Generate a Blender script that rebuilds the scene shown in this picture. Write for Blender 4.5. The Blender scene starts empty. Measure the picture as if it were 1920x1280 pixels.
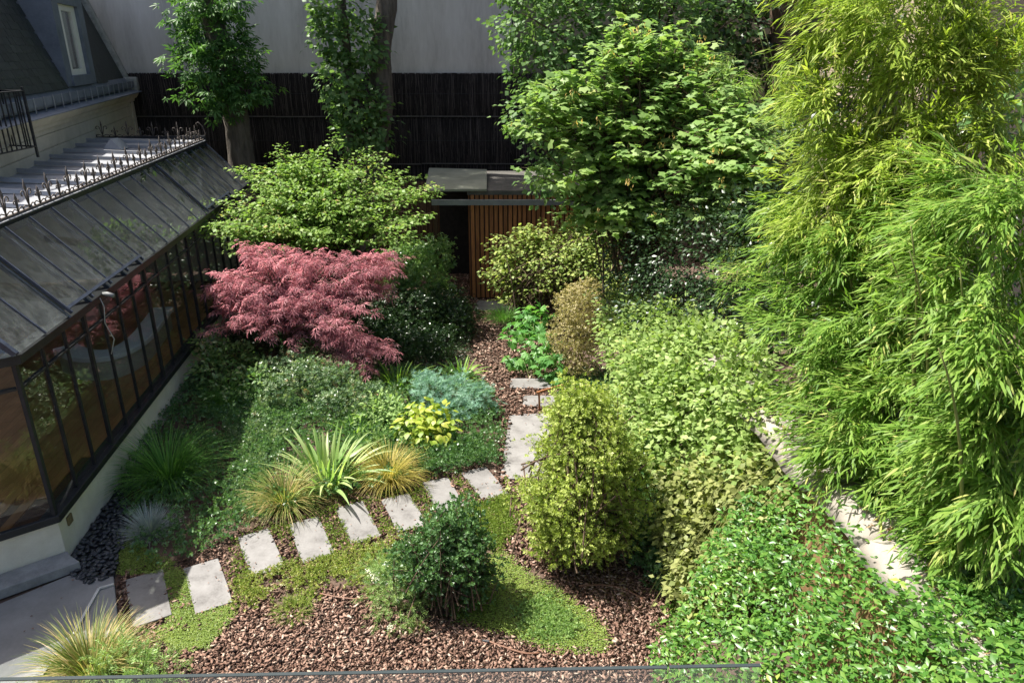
import bpy, math, random
import numpy as np
from mathutils import Vector, Matrix

# ---------------------------------------------------------------- camera, world, sun, exposure
scene = bpy.context.scene
C = scene.collection
CAM_Z = 6.0
PITCH = math.radians(21.5)
FPX = 1375.0                                    # focal length in photograph pixels (1920 wide)
cam_d = bpy.data.cameras.new('camera'); cam = bpy.data.objects.new('camera', cam_d); C.objects.link(cam)
cam.location = (0, 0, CAM_Z); cam.rotation_euler = (math.radians(90) - PITCH, 0, 0)
cam_d.sensor_width = 36; cam_d.lens = FPX / 1920 * 36; cam_d.clip_start = 0.05; cam_d.clip_end = 1000
scene.camera = cam
SUN_DIR = Vector((0.55, -0.20, -1.0)).normalized()      # way the light travels: from the left, a little from behind the far wall
SUN_EL = math.asin(-SUN_DIR.z)
w = bpy.data.worlds.new('World'); scene.world = w; w.use_nodes = True
nt = w.node_tree; nt.nodes.clear()
sky = nt.nodes.new('ShaderNodeTexSky'); sky.sky_type = 'NISHITA'; sky.sun_disc = False; sky.air_density = 0.8; sky.dust_density = 4.0; sky.ozone_density = 0.3
sky.sun_elevation = SUN_EL; sky.sun_rotation = math.atan2(-SUN_DIR.x, -SUN_DIR.y)
bg = nt.nodes.new('ShaderNodeBackground'); bg.inputs[1].default_value = 0.085
wo = nt.nodes.new('ShaderNodeOutputWorld')
nt.links.new(sky.outputs[0], bg.inputs[0]); nt.links.new(bg.outputs[0], wo.inputs[0])
sd = bpy.data.lights.new('sun', 'SUN'); sd.energy = 5.0; sd.angle = math.radians(0.53); sd.color = (1.0, 0.955, 0.88)
sun = bpy.data.objects.new('sun', sd); C.objects.link(sun); sun.location = (-20, 3, 28)
sun.rotation_euler = SUN_DIR.to_track_quat('-Z', 'Y').to_euler()
scene.view_settings.view_transform = 'Standard'; scene.view_settings.look = 'None'
scene.view_settings.exposure = 1.2; scene.view_settings.gamma = 1.0
scene.view_settings.use_curve_mapping = False
scene.render.engine = 'CYCLES'
cy = scene.cycles
cy.max_bounces = 8; cy.diffuse_bounces = 3; cy.glossy_bounces = 3; cy.transmission_bounces = 4; cy.transparent_max_bounces = 12
cy.caustics_reflective = False; cy.caustics_refractive = False; cy.sample_clamp_indirect = 6
cy.use_denoising = True

# ---------------------------------------------------------------- layout helpers
def ray(x, y):
    u = (x - 960) / FPX; v = (y - 640) / FPX
    return u, math.cos(PITCH) - v * math.sin(PITCH), -(math.sin(PITCH) + v * math.cos(PITCH))
def G(x, y, z=0.0):
    """point of the level z seen at a pixel of the photograph"""
    r = ray(x, y); t = (z - CAM_Z) / r[2]
    return (r[0] * t, r[1] * t, z)
def at(x, y, Y):
    r = ray(x, y); t = Y / r[1]
    return (r[0] * t, Y, CAM_Z + r[2] * t)

# ---------------------------------------------------------------- object helpers
def link(o, parent=None):
    C.objects.link(o)
    if parent is not None: o.parent = parent
    return o
def tag(o, label=None, cat=None, group=None, kind=None):
    if label: o['label'] = label
    if cat: o['category'] = cat
    if group: o['group'] = group
    if kind: o['kind'] = kind
    return o
def thing(name, loc, label, cat, rz=0.0, group=None):
    o = bpy.data.objects.new(name, None); o.empty_display_size = 0.2
    link(o); o.location = loc; o.rotation_euler = (0, 0, rz)
    return tag(o, label, cat, group)
def root_loc(p):
    while p.parent is not None: p = p.parent
    return np.array(p.location)

class MB:
    def __init__(s): s.v = []; s.f = []
    def add(s, vs, fs):
        n = len(s.v); s.v += [tuple(p) for p in vs]; s.f += [tuple(i + n for i in f) for f in fs]; return s
    def box(s, x0, x1, y0, y1, z0, z1):
        return s.add([(x0,y0,z0),(x1,y0,z0),(x1,y1,z0),(x0,y1,z0),(x0,y0,z1),(x1,y0,z1),(x1,y1,z1),(x0,y1,z1)],
                     [(0,3,2,1),(4,5,6,7),(0,1,5,4),(1,2,6,5),(2,3,7,6),(3,0,4,7)])
    def prism(s, poly, z0, z1):
        n = len(poly)
        return s.add([(p[0],p[1],z0) for p in poly] + [(p[0],p[1],z1) for p in poly],
                     [tuple(range(n))[::-1], tuple(range(n, 2*n))] + [(i, (i+1) % n, n+(i+1) % n, n+i) for i in range(n)])
    def slab(s, quad, t):
        """a flat quad with thickness t on its back side"""
        a, b, c, d = [Vector(q) for q in quad]; nn = (b-a).cross(d-a).normalized() * t
        vs = [a, b, c, d] + [p - nn for p in (a, b, c, d)]
        return s.add(vs, [(0,1,2,3),(7,6,5,4),(0,4,5,1),(1,5,6,2),(2,6,7,3),(3,7,4,0)])
    def bar(s, a, b, w, h, up=(0,0,1)):
        a = Vector(a); b = Vector(b); d = (b-a).normalized(); up = Vector(up)
        x = d.cross(up)
        if x.length < 1e-4: x = d.cross(Vector((1,0,0)))
        x.normalize(); y = x.cross(d)
        x *= w/2; y *= h/2
        vs = [a-x-y, a+x-y, a+x+y, a-x+y, b-x-y, b+x-y, b+x+y, b-x+y]
        return s.add(vs, [(0,3,2,1),(4,5,6,7),(0,1,5,4),(1,2,6,5),(2,3,7,6),(3,0,4,7)])
    def tube(s, pts, rad, n=6, cap=True):
        pts = [Vector(p) for p in pts]
        if not hasattr(rad, '__len__'): rad = [rad] * len(pts)
        rings = []; prev = None
        base = len(s.v)
        for i, p in enumerate(pts):
            d = (pts[min(i+1, len(pts)-1)] - pts[max(i-1, 0)]).normalized()
            if prev is None:
                x = d.cross(Vector((0,0,1)))
                if x.length < 0.05: x = d.cross(Vector((1,0,0)))
            else:
                x = prev - d * prev.dot(d)
            x.normalize(); prev = x; y = d.cross(x)
            for k in range(n):
                a = 2*math.pi*k/n
                s.v.append(tuple(p + (x*math.cos(a) + y*math.sin(a)) * rad[i]))
        for i in range(len(pts)-1):
            for k in range(n):
                a0 = base+i*n+k; a1 = base+i*n+(k+1) % n
                s.f.append((a0, a1, a1+n, a0+n))
        if cap:
            s.f.append(tuple(base+k for k in range(n))[::-1]); e = base+(len(pts)-1)*n
            s.f.append(tuple(e+k for k in range(n)))
        return s
    def mesh(s, name, mat=None, smooth=False):
        me = bpy.data.meshes.new(name); me.from_pydata(s.v, [], s.f)
        if mat: me.materials.append(mat)
        if smooth: me.polygons.foreach_set('use_smooth', [True]*len(me.polygons))
        me.update(); return me
    def build(s, name, mat, parent=None, local=False, smooth=False, bevel=0.0):
        if parent is not None and not local:
            o = root_loc(parent); s.v = [(p[0]-o[0], p[1]-o[1], p[2]-o[2]) for p in s.v]
        ob = link(bpy.data.objects.new(name, s.mesh(name, mat, smooth)), parent)
        if bevel:
            m = ob.modifiers.new('bevel', 'BEVEL'); m.width = bevel; m.segments = 2; m.limit_method = 'ANGLE'
        return ob

def np_mesh(name, V, F, mat, rnd=None, smooth=False):
    """V (n,3), F list of (k, faces array (m,k)) - fast mesh with an optional per-vertex 'rnd' value"""
    me = bpy.data.meshes.new(name)
    me.vertices.add(len(V)); me.vertices.foreach_set('co', np.ascontiguousarray(V, dtype=np.float32).ravel())
    m, k = F.shape
    me.loops.add(m*k); me.loops.foreach_set('vertex_index', np.ascontiguousarray(F, dtype=np.int32).ravel())
    me.polygons.add(m); me.polygons.foreach_set('loop_start', np.arange(0, m*k, k, dtype=np.int32))
    me.polygons.foreach_set('loop_total', np.full(m, k, dtype=np.int32))
    if smooth: me.polygons.foreach_set('use_smooth', np.ones(m, dtype=bool))
    me.update(calc_edges=True)
    if rnd is not None:
        a = me.attributes.new('rnd', 'FLOAT', 'POINT'); a.data.foreach_set('value', np.ascontiguousarray(rnd, dtype=np.float32))
    me.materials.append(mat)
    return me

# ---------------------------------------------------------------- materials
def new_mat(name):
    m = bpy.data.materials.new(name); m.use_nodes = True; n = m.node_tree; n.nodes.clear()
    out = n.nodes.new('ShaderNodeOutputMaterial'); return m, n, out
def N(n, t, **kw):
    nd = n.nodes.new(t)
    for k, v in kw.items():
        if k in nd.inputs: nd.inputs[k].default_value = v
        else: setattr(nd, k, v)
    return nd
def ramp(n, fac, cols, pos=None):
    r = n.nodes.new('ShaderNodeValToRGB'); el = r.color_ramp.elements
    pos = pos or [i/(len(cols)-1) for i in range(len(cols))]
    while len(el) < len(cols): el.new(0.5)
    for e, c, p in zip(el, cols, pos): e.position = p; e.color = (*c, 1)
    n.links.new(fac, r.inputs[0]); return r.outputs[0]
def surf(name, c0, c1, scale=6.0, rough=0.8, bump=0.25, bscale=None, metallic=0.0, spec=0.4, stretch=(1,1,1), detail=6, dist=0.02, c2=None, per_object=0.0):
    m, n, out = new_mat(name); L = n.links.new
    tc = N(n, 'ShaderNodeTexCoord'); mp = N(n, 'ShaderNodeMapping'); mp.inputs['Scale'].default_value = stretch
    L(tc.outputs['Object'], mp.inputs[0])
    vec = mp.outputs[0]
    oi = N(n, 'ShaderNodeObjectInfo')
    if per_object:
        ad = N(n, 'ShaderNodeVectorMath', operation='ADD'); sc = N(n, 'ShaderNodeVectorMath', operation='SCALE')
        cm = N(n, 'ShaderNodeCombineXYZ'); L(oi.outputs['Random'], cm.inputs[0]); L(oi.outputs['Random'], cm.inputs[1])
        L(cm.outputs[0], sc.inputs[0]); sc.inputs['Scale'].default_value = 37.0
        L(vec, ad.inputs[0]); L(sc.outputs[0], ad.inputs[1]); vec = ad.outputs[0]
    no = N(n, 'ShaderNodeTexNoise', Scale=scale, Detail=detail, Roughness=0.65); L(vec, no.inputs['Vector'])
    n2 = N(n, 'ShaderNodeTexNoise', Scale=bscale or scale*6, Detail=8.0, Roughness=0.7); L(vec, n2.inputs['Vector'])
    ma = N(n, 'ShaderNodeMath', operation='MULTIPLY_ADD'); ma.inputs[1].default_value = 0.35
    L(n2.outputs[0], ma.inputs[0]); L(no.outputs[0], ma.inputs[2])
    cols = [c0, c1] if c2 is None else [c0, c1, c2]
    pos = [0.45, 0.9] if c2 is None else [0.42, 0.66, 0.92]
    col = ramp(n, ma.outputs[0], cols, pos)
    if per_object:
        mr = N(n, 'ShaderNodeMapRange'); mr.inputs['To Min'].default_value = 1-per_object; mr.inputs['To Max'].default_value = 1+per_object
        L(oi.outputs['Random'], mr.inputs[0])
        hs = N(n, 'ShaderNodeHueSaturation'); L(col, hs.inputs['Color']); L(mr.outputs[0], hs.inputs['Value']); col = hs.outputs[0]
    p = N(n, 'ShaderNodeBsdfPrincipled'); p.inputs['Roughness'].default_value = rough; p.inputs['Metallic'].default_value = metallic
    p.inputs['Specular IOR Level'].default_value = spec
    L(col, p.inputs['Base Color'])
    if bump:
        b = N(n, 'ShaderNodeBump', Strength=bump, Distance=dist); L(ma.outputs[0], b.inputs['Height']); L(b.outputs[0], p.inputs['Normal'])
    L(p.outputs[0], out.inputs[0]); return m
LEAF_GAIN = 1.75
def leaf_mat(name, cols, pos=None, trans=0.35, rough=0.46, spec=0.22, tgain=(1.25, 1.35, 0.7)):
    """leaf: reflected and transmitted light; colour differs leaf by leaf through the stored 'rnd' value"""
    m, n, out = new_mat(name); L = n.links.new
    at_ = N(n, 'ShaderNodeAttribute', attribute_name='rnd')
    if trans > 0.2: cols = [tuple(min(0.75, v*LEAF_GAIN) for v in c) for c in cols]; trans = min(.5, trans+.07)
    col = ramp(n, at_.outputs['Fac'], cols, pos)
    p = N(n, 'ShaderNodeBsdfPrincipled'); p.inputs['Roughness'].default_value = rough; p.inputs['Specular IOR Level'].default_value = spec
    L(col, p.inputs['Base Color'])
    mx = N(n, 'ShaderNodeVectorMath', operation='MULTIPLY'); mx.inputs[1].default_value = tgain; L(col, mx.inputs[0])
    t = N(n, 'ShaderNodeBsdfTranslucent'); L(mx.outputs[0], t.inputs[0])
    ms = N(n, 'ShaderNodeMixShader'); ms.inputs[0].default_value = trans
    L(p.outputs[0], ms.inputs[1]); L(t.outputs[0], ms.inputs[2]); L(ms.outputs[0], out.inputs[0]); return m
def leaf_obj_mat(name, cols, trans=0.35, rough=0.42, spec=0.35, tgain=(1.25, 1.35, 0.7)):
    m = leaf_mat(name, cols, None, trans, rough, spec, tgain); n = m.node_tree
    oi = n.nodes.new('ShaderNodeObjectInfo')
    for nd in n.nodes:
        if nd.type == 'VALTORGB':
            for l in list(nd.inputs[0].links): n.links.remove(l)
            n.links.new(oi.outputs['Random'], nd.inputs[0])
    return m
def glass_mat(name, ior=1.55, tint=(0.9, 0.94, 0.92), dust=0.0, dustcol=(0.35, 0.37, 0.35), rough=0.0, low=None):
    m, n, out = new_mat(name); L = n.links.new
    tr = N(n, 'ShaderNodeBsdfTransparent'); tr.inputs[0].default_value = (*tint, 1)
    gl = N(n, 'ShaderNodeBsdfGlossy'); gl.inputs['Roughness'].default_value = rough
    lw = N(n, 'ShaderNodeLayerWeight'); lw.inputs[0].default_value = 0.5       # Schlick's reflection of a thin pane
    pw = N(n, 'ShaderNodeMath', operation='POWER'); L(lw.outputs['Facing'], pw.inputs[0]); pw.inputs[1].default_value = 5.0
    fr = N(n, 'ShaderNodeMath', operation='MULTIPLY_ADD'); f0 = ((ior-1)/(ior+1))**2
    L(pw.outputs[0], fr.inputs[0]); fr.inputs[1].default_value = 1-f0; fr.inputs[2].default_value = f0
    ms = N(n, 'ShaderNodeMixShader'); L(fr.outputs[0], ms.inputs[0]); L(tr.outputs[0], ms.inputs[1]); L(gl.outputs[0], ms.inputs[2])
    o = ms.outputs[0]
    if dust:
        tc = N(n, 'ShaderNodeTexCoord'); no = N(n, 'ShaderNodeTexNoise', Scale=2.5, Detail=8.0, Roughness=0.75); mp = N(n, 'ShaderNodeMapping'); mp.inputs['Scale'].default_value = (2.2,3.0,2.2)
        L(tc.outputs['Object'], mp.inputs[0]); L(mp.outputs[0], no.inputs['Vector'])
        mr = N(n, 'ShaderNodeMapRange'); mr.inputs[1].default_value = 0.38; mr.inputs[2].default_value = 0.70
        mr.inputs['To Min'].default_value = dust*0.3; mr.inputs['To Max'].default_value = dust*1.7
        L(no.outputs[0], mr.inputs[0])
        if low:
            sx = N(n, 'ShaderNodeSeparateXYZ'); L(tc.outputs['Object'], sx.inputs[0])
            m3 = N(n, 'ShaderNodeMapRange'); m3.inputs[1].default_value = low[0]; m3.inputs[2].default_value = low[1]; m3.inputs['To Min'].default_value = 1.0; m3.inputs['To Max'].default_value = 0.12
            L(sx.outputs[2], m3.inputs[0]); mm = N(n, 'ShaderNodeMath', operation='MULTIPLY'); L(mr.outputs[0], mm.inputs[0]); L(m3.outputs[0], mm.inputs[1]); mr = mm
        df = N(n, 'ShaderNodeBsdfDiffuse'); df.inputs[0].default_value = (*dustcol, 1)
        m2 = N(n, 'ShaderNodeMixShader'); L(mr.outputs[0], m2.inputs[0]); L(o, m2.inputs[1]); L(df.outputs[0], m2.inputs[2]); o = m2.outputs[0]
    L(o, out.inputs[0]); return m

M = {}
M['soil'] = surf('soil', (0.055,0.036,0.027), (0.14,0.092,0.068), 3.0, 0.95, 0.5, 30)
M['concrete'] = surf('terrace_stone', (0.18,0.178,0.175), (0.285,0.283,0.28), 2.2, 0.85, 0.12, 45, dist=0.006)
M['paver'] = surf('paver_stone', (0.09,0.085,0.08), (0.185,0.178,0.171), 3.0, 0.85, 0.25, 30, dist=0.006, per_object=0.08, c2=(0.24,0.233,0.226))
M['plinth'] = surf('plinth_stone', (0.19,0.192,0.195), (0.36,0.36,0.358), 5, 0.8, 0.25, 60)
M['roughcast'] = surf('roughcast', (0.64,0.60,0.49), (0.80,0.76,0.65), 3.0, 0.9, 0.7, 70, dist=0.015)
M['cream'] = surf('cream_render', (0.36,0.34,0.27), (0.52,0.49,0.40), 1.5, 0.85, 0.15, 30)
M['wall_render'] = surf('grey_render', (0.34,0.315,0.28), (0.56,0.53,0.485), 0.9, 0.9, 0.3, 12, stretch=(1.2,1,0.22), detail=12, c2=(0.70,0.67,0.625))
M['olive_render'] = surf('olive_render', (0.16,0.15,0.10), (0.26,0.24,0.16), 0.5, 0.9, 0.1, 20)
M['beige_render'] = surf('beige_render', (0.34,0.27,0.20), (0.45,0.37,0.28), 0.5, 0.9, 0.1, 20)
M['iron'] = surf('dark_iron', (0.012,0.013,0.016), (0.03,0.031,0.035), 8, 0.5, 0.1, 60)
M['castiron'] = surf('weathered_iron', (0.06,0.05,0.045), (0.15,0.12,0.10), 14, 0.65, 0.3, 70)
M['lead_bar'] = surf('rafter_paint', (0.03,0.035,0.05), (0.07,0.085,0.12), 8, 0.35, 0.1)
M['zinc'] = surf('zinc', (0.22,0.23,0.25), (0.40,0.41,0.43), 1.2, 0.5, 0.08, 25, metallic=0.25)
M['zinc_blue'] = surf('zinc_blue', (0.10,0.12,0.155), (0.19,0.215,0.26), 2, 0.55, 0.08, 25, metallic=0.2)
M['slate'] = surf('slate', (0.016,0.021,0.019), (0.036,0.043,0.040), 5, 0.6, 0.3, 40, per_object=0.25)
M['stone_verge'] = surf('verge_stone', (0.17,0.18,0.16), (0.42,0.42,0.40), 5, 0.9, 0.4, 30)
M['white_paint'] = surf('white_paint', (0.68,0.67,0.60), (0.80,0.79,0.73), 4, 0.45, 0.03)
M['floorboard'] = surf('floorboard', (0.26,0.12,0.045), (0.46,0.23,0.09), 3, 0.35, 0.08, 20, stretch=(9,0.7,1), per_object=0.22)
M['inner_wall'] = surf('room_wall', (0.34,0.32,0.26), (0.44,0.41,0.34), 2, 0.9, 0.05)
M['white_seat'] = surf('white_seat', (0.60,0.62,0.62), (0.74,0.75,0.75), 3, 0.6, 0.03)
M['timber'] = surf('cedar', (0.19,0.066,0.022), (0.42,0.17,0.055), 3, 0.7, 0.3, 25, stretch=(10,10,0.8), per_object=0.25)
M['timber_dark'] = surf('old_timber', (0.035,0.018,0.010), (0.10,0.05,0.028), 3, 0.8, 0.3, 25, stretch=(10,10,0.8), per_object=0.2)
M['felt'] = surf('roof_felt', (0.05,0.05,0.045), (0.13,0.12,0.105), 3, 0.9, 0.4, 40)
M['panel_green'] = surf('roof_panel', (0.16,0.17,0.13), (0.27,0.28,0.22), 1.5, 0.7, 0.1, 20)
M['grey_beam'] = surf('grey_beam', (0.14,0.15,0.15), (0.23,0.235,0.23), 4, 0.6, 0.1)
M['bark_grey'] = surf('bark_grey', (0.05,0.042,0.034), (0.20,0.17,0.14), 4, 0.95, 1.0, 14, stretch=(2.2,2.2,0.35), dist=0.06)
M['bark_brown'] = surf('bark_brown', (0.045,0.03,0.02), (0.15,0.10,0.065), 7, 0.9, 0.7, 30, stretch=(2,2,0.6), dist=0.03)
M['stem_green'] = surf('culm', (0.12,0.15,0.04), (0.26,0.27,0.09), 5, 0.5, 0.1)
M['chip'] = None
M['rock'] = surf('pale_limestone', (0.20,0.175,0.15), (0.36,0.325,0.28), 2.5, 0.9, 0.4, 25)
M['ochre'] = surf('ochre_wall', (0.16,0.09,0.04), (0.28,0.18,0.085), 2.0, 0.9, 0.4, 25)
M['hose'] = surf('brown_hose', (0.12,0.055,0.03), (0.2,0.10,0.06), 8, 0.5, 0.05)
M['pebble'] = surf('black_pebble', (0.016,0.018,0.022), (0.045,0.05,0.058), 6, 0.38, 0.08, 40, per_object=0.35, spec=0.5)
M['terracotta'] = surf('terracotta', (0.30,0.12,0.06), (0.42,0.2,0.11), 5, 0.85, 0.1)
M['metal_strip'] = surf('pale_metal', (0.5,0.5,0.48), (0.62,0.62,0.6), 5, 0.5, 0.05, metallic=0.1)
M['glass_wall'] = glass_mat('window_glass', 1.55, (0.96,0.98,0.97))
M['glass_roof'] = glass_mat('dusty_roof_glass', 2.1, (0.92,0.95,0.93), 0.08, (0.62,0.65,0.63), 0.01, (2.85,3.75))
M['glass_rail'] = glass_mat('balustrade_glass', 1.5, (0.93,0.95,0.95), 0.04, (0.5,0.5,0.5))
M['glass_edge'] = surf('glass_edge', (0.02,0.03,0.03), (0.05,0.06,0.06), 5, 0.2, 0.0)
M['pane_dark'] = surf('dormer_pane', (0.03,0.035,0.04), (0.05,0.055,0.06), 2, 0.08, 0.0, spec=0.6)
M['curtain'] = surf('net_curtain', (0.28,0.29,0.28), (0.42,0.43,0.41), 4, 0.9, 0.2, 20, stretch=(6,6,0.4))

# leaves: (dark .. light) real leaf colours
M['l_bamboo'] = leaf_mat('bamboo_leaf', [(0.04,0.088,0.014),(0.088,0.16,0.026),(0.15,0.22,0.045),(0.33,0.32,0.11),(0.40,0.29,0.14)], [0,0.35,0.8,0.96,1.0], 0.38)
M['l_bamboo_y'] = leaf_mat('bamboo_leaf_golden', [(0.07,0.115,0.016),(0.14,0.195,0.028),(0.215,0.26,0.05),(0.36,0.34,0.12),(0.42,0.31,0.15)], [0,0.35,0.8,0.96,1.0], 0.38)
M['l_syc'] = leaf_mat('sycamore_leaf', [(0.07,0.13,0.038),(0.13,0.20,0.06),(0.20,0.26,0.095),(0.32,0.22,0.07)], [0,0.5,0.95,1.0], 0.34)
M['l_linden'] = leaf_mat('linden_leaf', [(0.04,0.085,0.025),(0.075,0.135,0.045),(0.13,0.19,0.075)], None, 0.3)
M['l_chest'] = leaf_mat('chestnut_leaf', [(0.025,0.065,0.018),(0.05,0.11,0.03),(0.08,0.15,0.04)], None, 0.3)
M['l_hazel'] = leaf_mat('witch_hazel_leaf', [(0.065,0.125,0.024),(0.118,0.19,0.042),(0.18,0.24,0.07),(0.36,0.22,0.12)], [0,0.45,0.9,1.0], 0.35)
M['l_red'] = leaf_mat('red_maple_leaf', [(0.13,0.056,0.066),(0.29,0.13,0.15),(0.39,0.205,0.22),(0.43,0.28,0.28)], [0,0.35,0.85,1.0], 0.35, tgain=(1.15,0.95,0.95))
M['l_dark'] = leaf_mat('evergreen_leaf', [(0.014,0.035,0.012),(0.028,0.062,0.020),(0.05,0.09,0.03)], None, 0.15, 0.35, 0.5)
M['l_gold'] = leaf_mat('golden_leaf', [(0.06,0.10,0.025),(0.145,0.195,0.05),(0.25,0.28,0.085),(0.36,0.35,0.15)], [0,0.4,0.85,1.0], 0.32)
M['l_phil'] = leaf_mat('pale_shrub_leaf', [(0.075,0.125,0.03),(0.135,0.195,0.055),(0.21,0.265,0.095),(0.30,0.30,0.11)], [0,0.4,0.88,1.0], 0.34)
M['l_olive'] = leaf_mat('olive_shrub_leaf', [(0.085,0.11,0.035),(0.145,0.165,0.055),(0.21,0.22,0.09),(0.28,0.24,0.09)], [0,0.4,0.9,1.0], 0.34)
M['l_euon'] = leaf_mat('variegated_leaf', [(0.085,0.09,0.035),(0.19,0.165,0.075),(0.32,0.275,0.155),(0.40,0.36,0.24)], [0,0.3,0.75,1.0], 0.25)
M['l_pitto'] = leaf_mat('pittosporum_leaf', [(0.10,0.145,0.03),(0.19,0.235,0.055),(0.28,0.315,0.10),(0.37,0.39,0.19)], [0,0.4,0.85,1.0], 0.32)
M['l_box'] = leaf_mat('box_leaf', [(0.026,0.062,0.02),(0.05,0.105,0.035),(0.095,0.16,0.065)], None, 0.22, 0.35, 0.5)
M['l_jas'] = leaf_mat('jasmine_leaf', [(0.022,0.068,0.012),(0.055,0.13,0.022),(0.11,0.19,0.036),(0.23,0.26,0.055),(0.26,0.18,0.06)], [0,0.45,0.86,0.97,1.0], 0.3, 0.36, 0.5)
M['l_cover'] = leaf_mat('cotoneaster_leaf', [(0.035,0.08,0.028),(0.06,0.12,0.042),(0.10,0.16,0.07),(0.2,0.11,0.05)], [0,0.5,0.96,1.0], 0.24, 0.3, 0.6)
M['l_moss'] = leaf_mat('stonecrop_leaf', [(0.05,0.085,0.016),(0.105,0.15,0.028),(0.17,0.205,0.05)], None, 0.25)
M['l_sedum'] = leaf_mat('flowering_stonecrop_leaf', [(0.07,0.11,0.02),(0.14,0.18,0.04),(0.24,0.24,0.09),(0.50,0.48,0.36)], [0,0.4,0.82,0.95], 0.25)
M['l_blue'] = leaf_mat('spurge_leaf', [(0.06,0.13,0.09),(0.11,0.20,0.15),(0.18,0.28,0.21)], None, 0.25)
M['l_grass'] = leaf_mat('green_grass', [(0.035,0.10,0.018),(0.075,0.18,0.03),(0.14,0.26,0.06)], None, 0.3)
M['l_sedge'] = leaf_mat('brown_green_sedge', [(0.055,0.09,0.018),(0.13,0.16,0.04),(0.24,0.20,0.08),(0.40,0.29,0.15)], [0,0.45,0.8,1.0], 0.3)
M['l_goldgrass'] = leaf_mat('golden_grass', [(0.13,0.13,0.03),(0.24,0.21,0.05),(0.36,0.28,0.09)], None, 0.3)
M['l_fescue'] = leaf_mat('blue_fescue', [(0.26,0.32,0.33),(0.42,0.48,0.49),(0.60,0.64,0.60)], None, 0.2)
M['l_laurel'] = leaf_mat('glossy_leaf', [(0.045,0.10,0.03),(0.09,0.16,0.05),(0.19,0.25,0.10)], None, 0.25, 0.28, 0.6)
M['l_nandina'] = leaf_mat('greyish_leaf', [(0.045,0.085,0.04),(0.085,0.14,0.065),(0.17,0.21,0.12),(0.26,0.10,0.05)], [0,0.5,0.9,1.0], 0.25, 0.35, 0.5)
M['l_herb'] = leaf_mat('herb_leaf', [(0.07,0.13,0.04),(0.14,0.21,0.07),(0.22,0.29,0.12)], None, 0.3)
M['l_flower'] = leaf_mat('cream_petal', [(0.55,0.52,0.28),(0.72,0.69,0.45)], None, 0.3, tgain=(1,1,1))
M['l_litter'] = leaf_mat('dry_leaf', [(0.10,0.055,0.03),(0.26,0.16,0.08),(0.45,0.34,0.2)], None, 0.15, 0.7, 0.2, tgain=(1,1,1))
M['chips'] = leaf_mat('bark_chip', [(0.065,0.036,0.026),(0.20,0.117,0.086),(0.34,0.222,0.168),(0.56,0.44,0.35)], [0,0.35,0.85,1.0], 0.0, 0.85, 0.15)
M['reed'] = leaf_mat('brushwood', [(0.010,0.008,0.008),(0.03,0.024,0.021),(0.11,0.09,0.08)], [0,0.55,1.0], 0.0, 0.8, 0.2)
M['o_iris'] = leaf_obj_mat('iris_leaf', [(0.10,0.18,0.05),(0.20,0.27,0.10),(0.30,0.34,0.16)])
M['o_agap'] = leaf_obj_mat('agapanthus_leaf', [(0.07,0.16,0.025),(0.13,0.23,0.035),(0.19,0.28,0.05)])
M['o_hydr'] = leaf_obj_mat('yellow_leaf', [(0.10,0.16,0.02),(0.19,0.24,0.03),(0.28,0.29,0.06)])
M['o_lobed'] = leaf_obj_mat('lobed_leaf', [(0.045,0.13,0.03),(0.075,0.18,0.04),(0.11,0.22,0.06)])
M['o_fatsia'] = leaf_obj_mat('dark_rosette_leaf', [(0.05,0.11,0.03),(0.08,0.15,0.05),(0.12,0.19,0.08)], rough=0.3, spec=0.6)

# ---------------------------------------------------------------- leaf shapes (triangles; leaf grows along +y, upper side +z)
def T_ovate(w=0.5, fold=0.06, droop=0.12):
    V = [(0,0,0),(-w*.42,.22,fold*.7),(w*.42,.22,fold*.7),(-w*.5,.52,fold-.3*droop),(w*.5,.52,fold-.3*droop),(0,.35,-.05*droop),(0,1,-droop)]
    return np.array(V), np.array([(0,2,5),(0,5,1),(5,2,4),(5,3,1),(5,4,6),(5,6,3)])
def T_leaf4(w=0.5, fold=0.06, droop=0.12):
    return np.array([(0,0,0),(-w*.5,.42,fold-.2*droop),(w*.5,.42,fold-.2*droop),(0,.42,-.1*droop),(0,1,-droop)]), np.array([(0,2,3),(0,3,1),(3,2,4),(3,4,1)])
def T_small(w=0.5, fold=0.05, droop=0.1):
    return np.array([(0,0,0),(-w/2,.5,fold),(w/2,.5,fold),(0,1,-droop)]), np.array([(0,2,3),(0,3,1)])
def T_lance(w=0.15, droop=0.22):
    V = [(0,0,0),(-w*.5,.25,.02),(w*.5,.25,.02),(-w*.36,.6,-.25*droop),(w*.36,.6,-.25*droop),(0,1,-droop)]
    return np.array(V), np.array([(0,2,1),(1,2,4),(1,4,3),(3,4,5)])
def T_palm(angs, radii, notch=0.45, droop=0.25, wid=9):
    V = [(0,0,0)]; pts = []
    for i, (a, r) in enumerate(zip(angs, radii)):
        if wid == 0:
            if i: pts.append(((a+angs[i-1])/2, notch*(radii[i-1]+r)/2*1.15))
            pts.append((a, r)); continue
        if i:
            pts.append(((a+angs[i-1])/2, notch*(radii[i-1]+r)/2*1.15))
        pts.append((a-wid, r*.62)); pts.append((a, r)); pts.append((a+wid, r*.62))
    for a, r in pts:
        a = math.radians(a); V.append((math.sin(a)*r, math.cos(a)*r, -droop*r*r))
    return np.array(V), np.array([(0, i+1, i) for i in range(1, len(V)-1)])
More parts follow.
